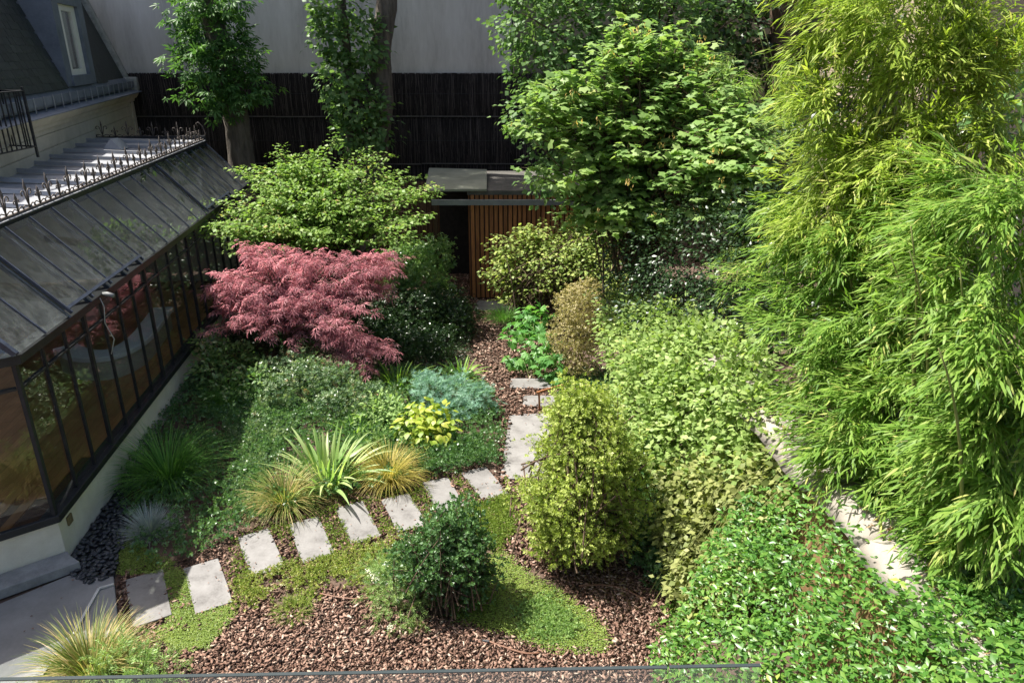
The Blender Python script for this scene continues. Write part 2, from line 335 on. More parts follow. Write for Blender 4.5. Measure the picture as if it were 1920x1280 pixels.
def T_fingers(angs, lens, w=0.12, droop=0.25, base=0.08):
    V = []; F = []
    for a, l in zip(angs, lens):
        a = math.radians(a); d = np.array((math.sin(a), math.cos(a), 0)); s = np.array((math.cos(a), -math.sin(a), 0))
        k = len(V)
        V += [d*base, d*l*.55 - s*w/2 + np.array((0,0,.03-droop*.3*l)), d*l*.55 + s*w/2 + np.array((0,0,.03-droop*.3*l)), d*l + np.array((0,0,-droop*l))]
        F += [(k,k+2,k+3),(k,k+3,k+1)]
    return np.array(V), np.array(F)
def T_sprig(n=6, w=0.4, ln=0.55, rise=0.5, seed=1):
    r = random.Random(seed); V = []; F = []
    for i in range(n):
        a = i*2.4 + r.random()*.5; b = 0.12 + 0.75*i/n
        d = np.array((math.cos(a), 0, math.sin(a)))*0.8 + np.array((0, rise, 0)); d /= np.linalg.norm(d)
        s = np.cross(d, (0,1,0)); s /= np.linalg.norm(s); p0 = np.array((0, b*.7, 0)); k = len(V)
        V += [p0, p0+d*ln*.5-s*w*ln/2, p0+d*ln*.5+s*w*ln/2, p0+d*ln]
        F += [(k,k+2,k+3),(k,k+3,k+1)]
    return np.array(V), np.array(F)

def unit(a): return a / np.maximum(np.linalg.norm(a, axis=-1, keepdims=True), 1e-9)
def instance(T, pos, axis, nrm, size, rnd):
    TV, TF = T; n = len(pos); k = len(TV)
    y = unit(axis); x = unit(np.cross(y, nrm)); z = np.cross(x, y)
    V = (TV[None,:,0,None]*x[:,None,:] + TV[None,:,1,None]*y[:,None,:] + TV[None,:,2,None]*z[:,None,:]) * size[:,None,None] + pos[:,None,:]
    F = (TF[None] + (np.arange(n)*k)[:,None,None]).reshape(-1, 3)
    return V.reshape(-1,3), F, np.repeat(rnd, k)
def merge(parts):
    V = []; F = []; R = []; o = 0
    for v, f, r in parts:
        V.append(v); F.append(f+o); R.append(r); o += len(v)
    return np.concatenate(V), np.concatenate(F), np.concatenate(R)
def leaf_part(name, data, mat, parent, kind='stuff'):
    V, F, R = data
    V = V - root_loc(parent)
    o = link(bpy.data.objects.new(name, np_mesh(name, V, F, mat, R)), parent)
    if kind: o['kind'] = kind
    return o

def lobe_points(rng, lobes, n, shell=0.5):
    """points through the outer part of a union of ellipsoids, with their outward direction"""
    L = np.array(lobes, dtype=float); wgt = (L[:,3]*L[:,4]*L[:,5])**(2/3); wgt /= wgt.sum()
    P = np.zeros((0,3)); D = np.zeros((0,3)); tries = 0
    while len(P) < n and tries < 12:
        tries += 1; m = int((n-len(P))*1.6)+20
        i = rng.choice(len(L), m, p=wgt); d = unit(rng.normal(size=(m,3)))
        r = 1 - shell*rng.random(m)**1.6 + .16*(rng.random(m) < .14)*rng.random(m)
        p = L[i,:3] + d*L[i,3:6]*r[:,None]
        q = np.linalg.norm((p[:,None,:]-L[None,:,:3])/L[None,:,3:6], axis=2)
        q[np.arange(m), i] = 9
        ok = q.min(axis=1) > 0.62
        P = np.concatenate([P, p[ok]]); D = np.concatenate([D, unit(d[ok]/L[i[ok],3:6])])
    return P[:n], D[:n]
def foliage(rng, lobes, n_clump, per, T, size, clump_r=0.16, flat=0.6, up=0.7, outw=0.5, droop=0.15, jitter=0.6, axis_out=0.9, shell=0.5, floor=0.03, hue=0.25, size_var=0.3):
    P, D = lobe_points(rng, lobes, n_clump, shell)
    n = len(P); tw = unit(D*1.0 + rng.normal(size=(n,3))*0.45 + np.array((0,0,0.15)))
    cr = clump_r*(0.6+0.8*rng.random(n)); ch = rng.random(n)
    i = np.repeat(np.arange(n), per); m = len(i)
    g = rng.normal(size=(m,3))*0.55; g[:,2] *= flat
    pos = P[i] + g*cr[i][:,None] + tw[i]*(rng.random(m)-0.3)[:,None]*cr[i][:,None]
    axis = unit(g*0.9 + D[i]*axis_out + rng.normal(size=(m,3))*jitter*0.6 + np.array((0,0,-droop)))
    nrm = unit(np.array((0,0,1.0))*up + D[i]*outw + rng.normal(size=(m,3))*jitter*0.55)
    sz = size*(1-size_var+2*size_var*rng.random(m))
    rnd = np.clip((1-hue)*rng.random(m) + hue*ch[i], 0, 1)
    ok = pos[:,2] > floor
    return instance(T, pos[ok], axis[ok], nrm[ok], sz[ok], rnd[ok]), P
def spray_crown(rng, t, hub, lobes, n_tip, T, size, mat, reach=1.2, step=.09, per=4, g=(.085,.085,.03), down=.3, hub_jit=.25, r0=.016, bark='bark_brown', rise=.85, nj=.32, hue=.3, lift=.1, shell=.4):
    """crown of arching branches, the leaves set along their outer ends"""
    tips, TD = lobe_points(rng, lobes, n_tip, shell); hub = np.array(hub); mb = MB(); pos = []; ad = []; bid = []
    for k_, tp_ in enumerate(tips):
        b = Vector(hub+rng.normal(size=3)*hub_jit); h = Vector(tp_)+Vector(rng.normal(size=3)*.06); c = b.lerp(h,.45); c.z = b.z+(h.z-b.z)*rise+lift
        mb.tube([b*(1-x)**2+c*2*x*(1-x)+h*x*x for x in [i_/8 for i_ in range(9)]], [r0*(1-i_/8)+.0025 for i_ in range(9)], 4, False)
        L_ = max((h-b).length,.2)
        for x in np.arange(max(.25,1-reach*(.6+.8*rng.random())/L_),1.01,step/L_):
            pos.append(tuple(b*(1-x)**2+c*2*x*(1-x)+h*x*x)); ad.append(tuple((h-c).normalized())); bid.append(k_)
    mb.build('branches', M[bark], t, smooth=True)['kind'] = 'stuff'
    pos = np.array(pos); ad = np.array(ad); i = np.repeat(np.arange(len(pos)), per); m_ = len(i); ch = rng.random(len(tips))[np.array(bid)]
    g_ = rng.normal(size=(m_,3))*np.array(g); sd_ = unit(g_*np.array((1,1,.3)))
    leaf_part('crown', instance(T, pos[i]+g_, unit(sd_+ad[i]*.45+np.array((0,0,-down))+rng.normal(size=(m_,3))*.25), unit(np.array((0,0,1.))+rng.normal(size=(m_,3))*nj), size*(.6+.7*rng.random(m_)), np.clip((1-hue)*rng.random(m_)+hue*ch[i],0,1)), M[mat], t)
def lumps(seed, env, n, r0, r1):
    """many small lobes round the outside of an envelope given as (z, x, y, rx, ry) rings"""
    r = random.Random(seed); out = []
    for _ in range(n):
        z = r.uniform(env[0][0], env[-1][0])
        for a, b in zip(env, env[1:]):
            if a[0] <= z <= b[0]:
                t = (z-a[0])/(b[0]-a[0]); x, y, rx, ry = [a[k]*(1-t)+b[k]*t for k in range(1,5)]
        th = r.uniform(0, 2*math.pi); s = r.uniform(r0, r1); q = r.uniform(.55,1.05)
        out.append((x+math.cos(th)*max(rx-s,.02)*q, y+math.sin(th)*max(ry-s,.02)*q, z, s, s, s*r.uniform(.7,1.0)))
    return out
def px_lobes(lst):
    """(px, py, depth, rx, ry, rz) -> ellipsoids in metres"""
    return [(*at(a, b, Y), rx, ry, rz) for a, b, Y, rx, ry, rz in lst]
def limbs(rng, base, heads, r0, mat, parent, name='branch', mid=0.45, sag=0.0, n=5, joined=True, r1=0.006):
    """branches from a point of the trunk or root out into the crown"""
    base = Vector(base); mb = MB()
    for h in heads:
        h = Vector(h); pts = []; c = base.lerp(h, mid); c.z = base.z + (h.z-base.z)*(mid+0.22) + sag
        c += Vector(rng.normal(size=3)*0.08)
        k = 7
        for j in range(k+1):
            t = j/k; p = base*(1-t)**2 + c*2*t*(1-t) + h*t*t
            pts.append(p + Vector(rng.normal(size=3))*0.012*(1 if 0 < j < k else 0))
        mb.tube(pts, [r0*(1-t/k)+r1*(t/k) for t in range(k+1)], n)
    return mb.build(name, mat, parent, smooth=True)
def stems(rng, base, P, k, r0, mat, parent, name='stems', spread=0.12):
    i = rng.choice(len(P), min(k, len(P)), replace=False); mb = MB()
    for q in P[i]:
        b = Vector((base[0]+rng.normal()*spread, base[1]+rng.normal()*spread, base[2]-0.03)); h = Vector(q)
        c = b.lerp(h, 0.4); c.z = b.z+(h.z-b.z)*0.65
        mb.tube([b*(1-t)**2+c*2*t*(1-t)+h*t*t for t in [0,.2,.4,.6,.8,1]], [r0*(1-.8*t) for t in [0,.2,.4,.6,.8,1]], 5)
    return mb.build(name, mat, parent, smooth=True)
def shrub(name, label, cat, base, lobes, T, size, n_clump, per, mat, seed, group=None, stem_mat='bark_brown', n_stem=14, stem_r=0.014, **kw):
    rng = np.random.default_rng(seed)
    t = thing(name, base, label, cat, group=group)
    data, P = foliage(rng, lobes, n_clump, per, T, size, **kw)
    leaf_part('foliage', data, M[mat], t)
    if n_stem: stems(rng, base, P, n_stem, stem_r, M[stem_mat], t)
    return t

def in_poly(P, poly):
    x, y = P[:,0], P[:,1]; ins = np.zeros(len(P), bool); n = len(poly)
    for i in range(n):
        x0, y0 = poly[i]; x1, y1 = poly[(i+1) % n]
        c = ((y0 > y) != (y1 > y)) & (x < (x1-x0)*(y-y0)/(y1-y0+1e-12)+x0); ins ^= c
    return ins
def poly_pts(rng, poly, n, edge=0.0):
    A = np.array(poly); lo = A.min(0)-edge; hi = A.max(0)+edge; out = np.zeros((0,2))
    while len(out) < n:
        p = lo + rng.random((n*2,2))*(hi-lo); q = p + rng.normal(size=p.shape)*edge
        out = np.concatenate([out, p[in_poly(q, poly)]])
    return out[:n]
def px_poly(pts): return [G(*p)[:2] for p in pts]
def wave(x, y, s=1.0, seed=0.0):
    """soft bumps, 0..1"""
    v = (np.sin(x*2.1*s+seed)+np.sin(y*2.7*s+1.3*seed+1)+np.sin((x+y)*3.3*s+2+seed)+np.sin((x*0.7-y)*5.1*s+seed*.7)+np.sin((x*1.9+y*.6)*7.7*s+seed))/5
    return 0.5+0.5*v
def carpet(name, label, cat, poly, n, T, size, mat, seed, height=0.12, edge=0.06, up=0.9, wild=0.5, bump=1.0, hue=0.35, z0=0.0, avoid=None, group=None, gap=0.0):
    rng = np.random.default_rng(seed); p = poly_pts(rng, poly, n, edge)
    if avoid:
        keep = np.ones(len(p), bool)
        for a in avoid: keep &= ~in_poly(p, a)
        p = p[keep]
    if gap: p = p[wave(p[:,0]*1.3, p[:,1]*1.3, 2.1, seed+5)+.12*rng.normal(size=len(p)) > gap]
    n = len(p); wv = wave(p[:,0], p[:,1], bump, seed)
    z = z0 + 0.012 + height*(0.25+0.75*wv)*(0.35+0.65*rng.random(n)**0.6)
    pos = np.column_stack([p, z]); az = rng.random(n)*2*math.pi
    axis = np.column_stack([np.cos(az), np.sin(az), (rng.random(n)-0.25)*wild])
    nrm = unit(np.array((0,0,1.0))*up + rng.normal(size=(n,3))*wild*0.7)
    rnd = np.clip((1-hue)*rng.random(n)+hue*wave(p[:,0]+9, p[:,1], 1.7, seed+3), 0, 1)
    V, F, R = instance(T, pos, axis, nrm, size*(0.7+0.6*rng.random(n)), rnd)
    o = link(bpy.data.objects.new(name, np_mesh(name, V, F, M[mat], R)))
    return tag(o, label, cat, group, 'stuff')

def blades(rng, c, n, length, width, mat, parent, tilt=(0.05, 1.2), droop=0.9, r_base=0.1, seg=5, name='blades', lvar=0.3):
    """tuft of arching blades as strips"""
    az = rng.random(n)*2*math.pi; th = tilt[0]+(tilt[1]-tilt[0])*rng.random(n)**0.8
    L = length*(1-lvar+2*lvar*rng.random(n)); out = np.column_stack([np.cos(az), np.sin(az), np.zeros(n)])
    side = np.column_stack([-np.sin(az), np.cos(az), np.zeros(n)]) + rng.normal(size=(n,3))*0.15; side = unit(side)
    rb = r_base*np.sqrt(rng.random(n)); p = np.array(c)[None]+out*rb[:,None]; p[:,2] = c[2]
    rings = []; wv = width*(0.7+0.6*rng.random(n)); bend = droop*(0.6+0.8*rng.random(n)); a = th.copy()
    for s in range(seg+1):
        ww = wv*(1-(s/seg)**1.6)*0.5+0.0004
        rings.append(np.stack([p-side*ww[:,None], p+side*ww[:,None]], 1))
        d = out*np.sin(a)[:,None] + np.array((0,0,1.0))*np.cos(a)[:,None]
        p = p + d*(L/seg)[:,None]; a = a + bend/seg*(0.5+s/seg)
    V = np.stack(rings, 1).reshape(n, -1, 3)          # n, (seg+1)*2, 3
    V[:,:,2] = np.maximum(V[:,:,2], c[2]+0.01)
    f = []
    for s in range(seg): f += [(2*s,2*s+1,2*s+3),(2*s,2*s+3,2*s+2)]
    k = (seg+1)*2; F = (np.array(f)[None]+(np.arange(n)*k)[:,None,None]).reshape(-1,3)
    return leaf_part(name, (V.reshape(-1,3), F, np.repeat(rng.random(n), k)), mat, parent)
def strap_mesh(name, length, width, tilt, bend, mat, seg=7, twist=0.0):
    mb = MB(); p = Vector((0,0,0)); a = tilt; prev = None
    for s in range(seg+1):
        t = s/seg; ww = width*0.5*min(1, 0.55+1.5*t)*(1-max(0, t-0.35)/0.65)**0.75 + 0.0008
        tw = twist*t; sd = Vector((0, math.cos(tw), math.sin(tw)))*ww
        i = len(mb.v); mb.v += [tuple(p-sd), tuple(p+Vector((-0.25*ww*math.cos(a), 0, -0.25*ww))), tuple(p+sd)]
        if s: mb.f += [(i-3, i-2, i+1, i), (i-2, i-1, i+2, i+1)]
        p = p+Vector((math.sin(a), 0, math.cos(a)))*(length/seg); a += bend/seg*(0.4+1.2*t)
    return mb.mesh(name, mat, True)
def strap_plant(name, label, cat, loc, n, length, width, tilt, bend, mat, seed, r_base=0.12, group=None):
    rr = random.Random(seed); t = thing(name, loc, label, cat, group=group)
    pool = [strap_mesh('leaf', length*(0.7+0.06*i), width*(0.85+0.05*i), tilt*(0.12+0.16*i), bend*(0.4+0.2*i), mat, twist=rr.uniform(-.6,.6)) for i in range(6)]
    for i in range(n):
        o = bpy.data.objects.new('leaf', pool[i % 6]); link(o, t)
        a = i*2.39996+rr.uniform(-.3,.3); r = r_base*math.sqrt(rr.random())
        o.location = (math.cos(a)*r, math.sin(a)*r, 0); o.rotation_euler = (0, rr.uniform(-.05,.12), a); s = rr.uniform(.8,1.15); o.scale = (s,s,s)
    return t
def leafy_plant(name, label, cat, loc, lobes, n, T, size, mat, seed, stem_mat='stem_green', droop=0.35, group=None):
    """plant whose big leaves are objects of their own"""
    rng = np.random.default_rng(seed); t = thing(name, loc, label, cat, group=group)
    TV, TF = T; pool = []
    for k in range(4):
        V = TV.copy(); V[:,2] += -0.12*k*0.5*(V[:,1]**2) + 0.05*np.sin(V[:,0]*6+k); mb = MB(); mb.add(V, [tuple(f) for f in TF]); pool.append(mb.mesh('leaf', M[mat]))
    P, D = lobe_points(rng, lobes, n, 0.45); org = np.array(loc)
    for i in range(len(P)):
        ax = Vector(unit(D[i]*np.array((1,1,.4))+rng.normal(size=3)*0.35+np.array((0,0,-droop)))); nr = Vector(unit(np.array((0,0,1.0))+D[i]*0.6+rng.normal(size=3)*0.25))
        x = ax.cross(nr).normalized(); z = x.cross(ax); s = size*rng.uniform(.7,1.25)
        m = Matrix(((x.x,ax.x,z.x),(x.y,ax.y,z.y),(x.z,ax.z,z.z)))
        o = bpy.data.objects.new('leaf', pool[i % 4]); link(o, t)
        o.matrix_local = Matrix.Translation(Vector(P[i]-org)) @ m.to_4x4() @ Matrix.Scale(s, 4)
    stems(rng, loc, P, 16, 0.008, M[stem_mat], t)
    return t
# ================================================================ THE SETTING
g = MB(); g.add([(-120,-60,0),(120,-60,0),(120,160,0),(-120,160,0)], [(0,1,2,3)])
tag(g.build('ground', M['soil']), kind='structure')

# ---------------- terrace, lower left
CONS = (-5.63, 7.64)                           # front corner of the conservatory
CRZ = math.atan(0.113); CE = (-math.sin(CRZ), math.cos(CRZ)); CN = (math.cos(CRZ), math.sin(CRZ))
def cl(x, y, z=0.0):                           # conservatory coordinates -> world
    return (CONS[0]+CN[0]*x+CE[0]*y, CONS[1]+CN[1]*x+CE[1]*y, z)
tp = [G(225,1190)[:2], G(214,1084)[:2], G(130,1082)[:2], cl(-2.6,-2.4)[:2], (-9.0,4.5), (-6.0,3.6), (-4.2,4.4), G(60,1300)[:2], G(110,1230)[:2]]
o = MB().prism(tp, -0.1, 0.035).build('terrace', M['concrete'], bevel=0.008); tag(o, kind='structure')

# ---------------- stepping stones: 40 x 90 cm slabs in a curving row
slab_px = [[(246,1083),(296,1072),(318,1163),(257,1181)], [(349,1068),(404,1048),(437,1134),(368,1158)], [(448,1012),(503,994),(534,1062),(472,1087)],
           [(541,985),(598,972),(626,1040),(572,1063)], [(627,957),(682,942),(714,1005),(659,1024)], [(716,937),(765,929),(800,985),(750,1008)],
           [(794,906),(836,896),(870,952),(826,970)], [(868,889),(910,881),(950,926),(906,941)]]
slab_lab = ['stepping stone nearest the terrace, half in shadow beside the bark gap', 'stepping stone with a shaded far corner among bright yellow moss',
            'stepping stone third from the terrace, far edge touched by dark groundcover', 'stepping stone fourth from the terrace, just below the brown sedge tuft',
            'stepping stone below the iris leaves, fifth from the terrace', 'stepping stone right above the round dark shrub, sixth from the terrace',
            'stepping stone second from the end, beside the golden grass', 'last stepping stone of the row, beside the yellow green pittosporum']
slab_world = []
rr = random.Random(4)
for q, lab in zip(slab_px, slab_lab):
    p = [Vector(G(*a)) for a in q]; c = sum(p, Vector())/4
    ax = ((p[3]-p[0])+(p[2]-p[1])); ang = math.atan2(ax.y, ax.x); ln = 0.92 if len(slab_world) < 5 else 0.84
    pts = []
    for a, b in ((-.5,-.5),(-.1,-.505),(.32,-.5),(.5,-.5),(.502,.1),(.5,.5),(.15,.505),(-.5,.5),(-.503,.2)):
        x = a*ln+rr.uniform(-.006,.006); y = b*0.41+rr.uniform(-.006,.006)
        pts.append((c.x+x*math.cos(ang)-y*math.sin(ang), c.y+x*math.sin(ang)+y*math.cos(ang)))
    t = MB().prism(pts, -0.03, 0.036+rr.uniform(-.006,.008)).build('stepping_stone', M['paver'], bevel=0.008)
    tag(t, lab, 'paving stone', 'stepping stones in a row')
    slab_world.append(pts)
path_px = [([(958,712),(1035,712),(1040,731),(956,729)], 'pale slab across the bark path, farthest of the three in the sun', .035),
           ([(982,744),(1040,744),(1044,764),(980,764)], 'small pale slab on the bark path, half under the yellow green pittosporum', .035),
           ([(955,780),(1040,776),(1040,900),(938,900)], 'long pale path slab leading to the stepping stones', .03),
           ([(895,565),(960,567),(950,586),(888,583)], 'dark slab on the shaded path before the timber shed', .03)]
for q, lab, h in path_px:
    t = MB().prism([G(*a)[:2] for a in q], -0.03, h).build('path_slab', M['paver'], bevel=0.006); tag(t, lab, 'paving stone', 'slabs along the bark path')
    slab_world.append([G(*a)[:2] for a in q])

# ---------------- tall rendered wall and its neighbours at the back
WALL_Y = 24.0
t = thing('rendered_wall', (-6, WALL_Y, 0), 'tall pale grey rendered wall behind the tree trunks', 'wall')
MB().box(-21, -0.02, WALL_Y, WALL_Y+0.4, 0, 13).build('render_face', M['wall_render'], t)  # unseen left end extended past the house to keep sun off the verge
MB().box(-0.015, 0.045, WALL_Y-0.04, WALL_Y+0.3, 0, 13).build('joint_strip', M['iron'], t)  # dark strip along the joint between the grey and olive walls
t = thing('neighbour_wall', (5, WALL_Y+0.3, 0), 'olive brown house wall behind the dark linden leaves', 'wall')
MB().box(0.06, 13, WALL_Y+0.3, WALL_Y+0.8, 0, 12).build('render_face', M['olive_render'], t)
t = thing('beige_building', (12, 17, 0), 'plain beige building wall seen past the bamboo, upper right', 'building')
MB().box(9.0, 17, 17.0, 23.5, 0, 8.5).build('wall', M['beige_render'], t)
MB().box(8.85, 17.15, 16.85, 23.65, 8.5, 8.7).build('parapet', M['stone_verge'], t)

# ---------------- brushwood screen
t = thing('brushwood_screen', (-5, WALL_Y-0.12, 0), 'black brushwood screen fixed along the foot of the grey wall', 'fence')
SY = WALL_Y-0.09; rng = np.random.default_rng(3)
MB().box(-11.9, 1.6, SY+0.02, SY+0.06, 0, 5.38).build('backing', surf('screen_back', (0.012,0.010,0.009), (0.03,0.025,0.022), 8, 0.95, 0.2), t)
def reed_panel(x0, x1, y, z0, z1, n, name='reeds'):
    xs = x0+(x1-x0)*rng.random(n); lean = rng.normal(size=n)*0.05; wd = 0.003+0.006*rng.random(n); yy = y-0.03*rng.random(n)
    zb = z0+rng.random(n)*(z1-z0)*0.35*(rng.random(n) < 0.3); zt = z1-np.abs(rng.normal(size=n))*0.03-(rng.random(n) < 0.3)*rng.random(n)*(z1-z0)*.4
    V = np.stack([np.stack([xs-wd,yy,zb],1), np.stack([xs+wd,yy,zb],1), np.stack([xs,yy-wd,zb],1), np.stack([xs-wd+lean,yy,zt],1), np.stack([xs+wd+lean,yy,zt],1), np.stack([xs+lean,yy-wd,zt],1)], 1)
    f = np.array([(0,2,5),(0,5,3),(2,1,4),(2,4,5),(3,5,4)])
    F = (f[None]+(np.arange(n)*6)[:,None,None]).reshape(-1,3)
    return V.reshape(-1,3), F, np.repeat(rng.random(n)**1.5, 6)
leaf_part('upper_reeds', reed_panel(-11.9,1.6,SY,4.16,5.42,5200), M['reed'], t)
leaf_part('lower_reeds', reed_panel(-11.9,1.6,SY,2.7,4.11,5200), M['reed'], t)
leaf_part('bottom_reeds', reed_panel(-11.9,1.6,SY,0,2.68,3000), M['reed'], t)
for z in (4.8,3.4):
    MB().bar((-11.9,SY-.035,z+rr.uniform(-.02,.02)),(1.6,SY-.035,z+rr.uniform(-.02,.02)),.008,.010).build('wire', M['iron'], t)
for z in (4.135, 2.69):
    for x0, x1 in ((-11.9,-7.4),(-7.38,-2.9),(-2.88,1.6)):
        MB().bar((x0,SY-0.05,z+rr.uniform(-.01,.01)),(x1,SY-0.05,z+rr.uniform(-.01,.01)),0.03,0.035).build('rail', surf('rail_grey', (0.06,0.055,0.05), (0.13,0.12,0.11), 6) if z == 4.135 and x0 < -11 else bpy.data.materials['rail_grey'], t)

# ================================================================ HOUSE, upper left
HO = (-11.82, 24.0); HRZ = math.atan(0.284)
hs = thing('house', (HO[0], HO[1], 0), 'old house with dark slate mansard roof, dormer window and cream wall', 'house', HRZ)
def hb(name, mb, mat, parent=None, **k): return mb.build(name, mat, parent or hs, local=True, **k)
YN = -12.8                                     # near end of the facade, out of frame
hb('wall', MB().box(-6, 0, -8.6, 0, 0, 4.60), M['cream'])
hb('upper_wall', MB().box(-5.99, -0.003, YN, -8.62, 3.75, 4.60), M['cream'])
hb('near_wall', MB().box(-5.9, -0.4, YN, YN+.3, 3.72, 5.2), M['cream'])
for i, z in enumerate((3.95, 4.22)):
    hb('course', MB().box(-0.02, 0.018, YN, -0.55, z+0.012, z+0.255), M['cream'])
hb('course', MB().box(-0.02, 0.018, YN, -0.55, 4.49, 4.585), M['cream'])
hb('pilaster', MB().box(-0.02, 0.05, -0.5, -0.05, 0, 4.58), M['cream'], bevel=0.01)
cor = MB(); prof = [(-.02,4.60),(.08,4.60),(.10,4.68),(.16,4.70),(.24,4.80),(.27,4.88),(-.02,4.88)]
cor.add([(x, YN, z) for x, z in prof]+[(x, 0.05, z) for x, z in prof], [tuple(range(7))[::-1], tuple(range(7,14))]+[(i,(i+1)%7,7+(i+1)%7,7+i) for i in range(7)])
hb('cornice', cor, M['cream'])
hb('zinc_ledge', MB().slab([(0.36,YN,4.885),(0.36,0.1,4.885),(-0.05,0.1,5.02),(-0.05,YN,5.02)], 0.02), M['zinc_blue'])
gu = MB(); gp = [(0.12,5.0),(0.16,5.0),(0.20,5.06),(0.20,5.20),(0.215,5.20),(0.215,5.05),(0.17,4.985),(0.12,4.985)]
gu.add([(x,YN,z) for x,z in gp]+[(x,0.0,z) for x,z in gp], [tuple(range(8))[::-1], tuple(range(8,16))]+[(i,(i+1)%8,8+(i+1)%8,8+i) for i in range(8)])
gt = hb('gutter', gu, M['zinc_blue'])
y = -0.4
while y > -12.6:
    hb('bracket', MB().bar((0.235,y,4.93),(0.235,y,5.22),0.025,0.012), M['zinc'], gt); y -= 0.62
hb('gutter_back', MB().slab([(0.13,YN,4.99),(0.13,0,4.99),(-0.02,0,5.28),(-0.02,YN,5.28)], 0.02), M['zinc_blue'])
# mansard: slope from (0, 5.25) up to (-.9, 7.7)
SL = Vector((-.9, 0, 2.47)); sl_n = Vector((2.47,0,.9)).normalized(); sl_u = SL.normalized()
roof = hb('slate_roof', MB().add([(-.03,YN,5.22),(-.03,0,5.22),(-.93,0,7.7),(-.93,YN,7.7),(-6,YN,8.0),(-6,0,8.0),(-6,YN,5.22),(-6,0,5.22)],
     [(0,1,2,3),(3,2,5,4),(4,5,7,6),(0,3,4,6),(1,7,5,2)]), M['slate'])
sm = MB(); sm.add([(-0.004,-.145,-0.02),(-0.004,.145,-0.02),(-0.004,.145,.235),(-0.004,-.145,.235),(0.010,-.145,-0.02),(0.010,.145,-0.02),(0.002,.145,.235),(0.002,-.145,.235)],
     [(0,3,2,1),(4,5,6,7),(0,1,5,4),(1,2,6,5),(2,3,7,6),(3,0,4,7)]); slate_me = sm.mesh('slate', M['slate'])
rot = Matrix(((sl_n.x,0,sl_u.x),(0,1,0),(sl_n.z,0,sl_u.z))).to_4x4()
cnt = 0
for r_ in range(14):
    for c_ in range(26):
        yy = -7.12-0.3*c_-(0.15 if r_ % 2 else 0)
        if yy < -12.6: continue
        o = bpy.data.objects.new('slate', slate_me); link(o, roof)
        p = Vector((0,0,5.27))+sl_u*(0.155*r_)+sl_n*(0.012+rr.uniform(0,.004)); p.y = yy
        o.matrix_local = Matrix.Translation(p) @ rot @ Matrix.Rotation(rr.uniform(-.012,.012),4,'X')
for r_ in range(14):
    for c_ in range(4):
        o = bpy.data.objects.new('slate', slate_me); link(o, roof)
        p = Vector((0,0,5.27))+sl_u*(0.155*r_)+sl_n*0.013; p.y = -4.0+0.3*c_+(0.15 if r_ % 2 else 0)
        if p.y > -2.6: continue
        o.matrix_local = Matrix.Translation(p) @ rot
# parapet verge at the far end
hb('verge', MB().slab([(0.12,-0.45,5.05),(0.12,0.02,5.05),(-.80,0.02,7.75),(-.80,-0.45,7.75)], 0.30), M['stone_verge'], bevel=0.03)
hb('verge_foot', MB().box(-0.25,0.30,-0.5,0.04,4.895,5.30), M['stone_verge'], bevel=0.05)
# dormer
dm = thing('tmp', (0,0,0), '', '') if False else None
D0, D1 = -6.95, -4.25
dn = MB(); dn.add([(0.0,D0,5.30),(0.0,D0+.001,7.75),(-1.3,D0,7.75),(-1.3,D0,5.30),(-.03,D0+.03,5.30),(-.03,D0+.03,7.75),(-1.3,D0+.03,7.75),(-1.3,D0+.03,5.30)],
     [(0,1,2,3),(7,6,5,4),(0,4,5,1),(1,5,6,2),(2,6,7,3),(3,7,4,0)])
dorm = hb('dormer', dn, M['zinc_blue'])
W0, W1, WZ0, WZ1 = -6.45, -4.75, 5.50, 7.02
hb('casing', MB().box(-0.25,0.02,D0,W0,5.28,7.75), M['zinc_blue'], dorm)
hb('casing', MB().box(-0.25,0.02,W1,D1,5.28,7.75), M['zinc_blue'], dorm)
hb('casing', MB().box(-0.25,0.02,W0,W1,WZ1,7.75), M['zinc_blue'], dorm)
hb('sill', MB().box(-0.25,0.07,W0-.15,W1+.15,5.28,WZ0-.003), M['zinc_blue'], dorm)
hb('cheek', MB().box(-1.3,-0.02,D1-.03,D1+.004,5.28,7.75), M['zinc_blue'], dorm)
hb('dormer_roof', MB().slab([(0.15,D0-.1,7.76),(0.15,D1+.1,7.76),(-1.5,D1+.1,7.95),(-1.5,D0-.1,7.95)], 0.05), M['zinc_blue'], dorm)
wn = hb('window', MB().box(-0.13,-0.06,W0,W0+.42,WZ0,WZ1).box(-0.13,-0.06,W1-.34,W1,WZ0,WZ1).box(-0.13,-0.062,W0+.42,W1-.34,WZ0,WZ0+.13).box(-0.13,-0.062,W0+.42,W1-.34,WZ1-.13,WZ1), M['white_paint'])
hb('sash_rail', MB().box(-0.06,-0.045,W0+.18,W0+.42,WZ0+.05,WZ1-.05), M['white_paint'], wn)
hb('pane', MB().box(-0.105,-0.10,W0+.42,W1-.34,WZ0+.13,WZ1-.13), M['glass_wall'], wn)
hb('curtain', MB().box(-0.2,-0.19,W0+.42,W1-.34,WZ0+.13,WZ1-.13), M['curtain'], wn)
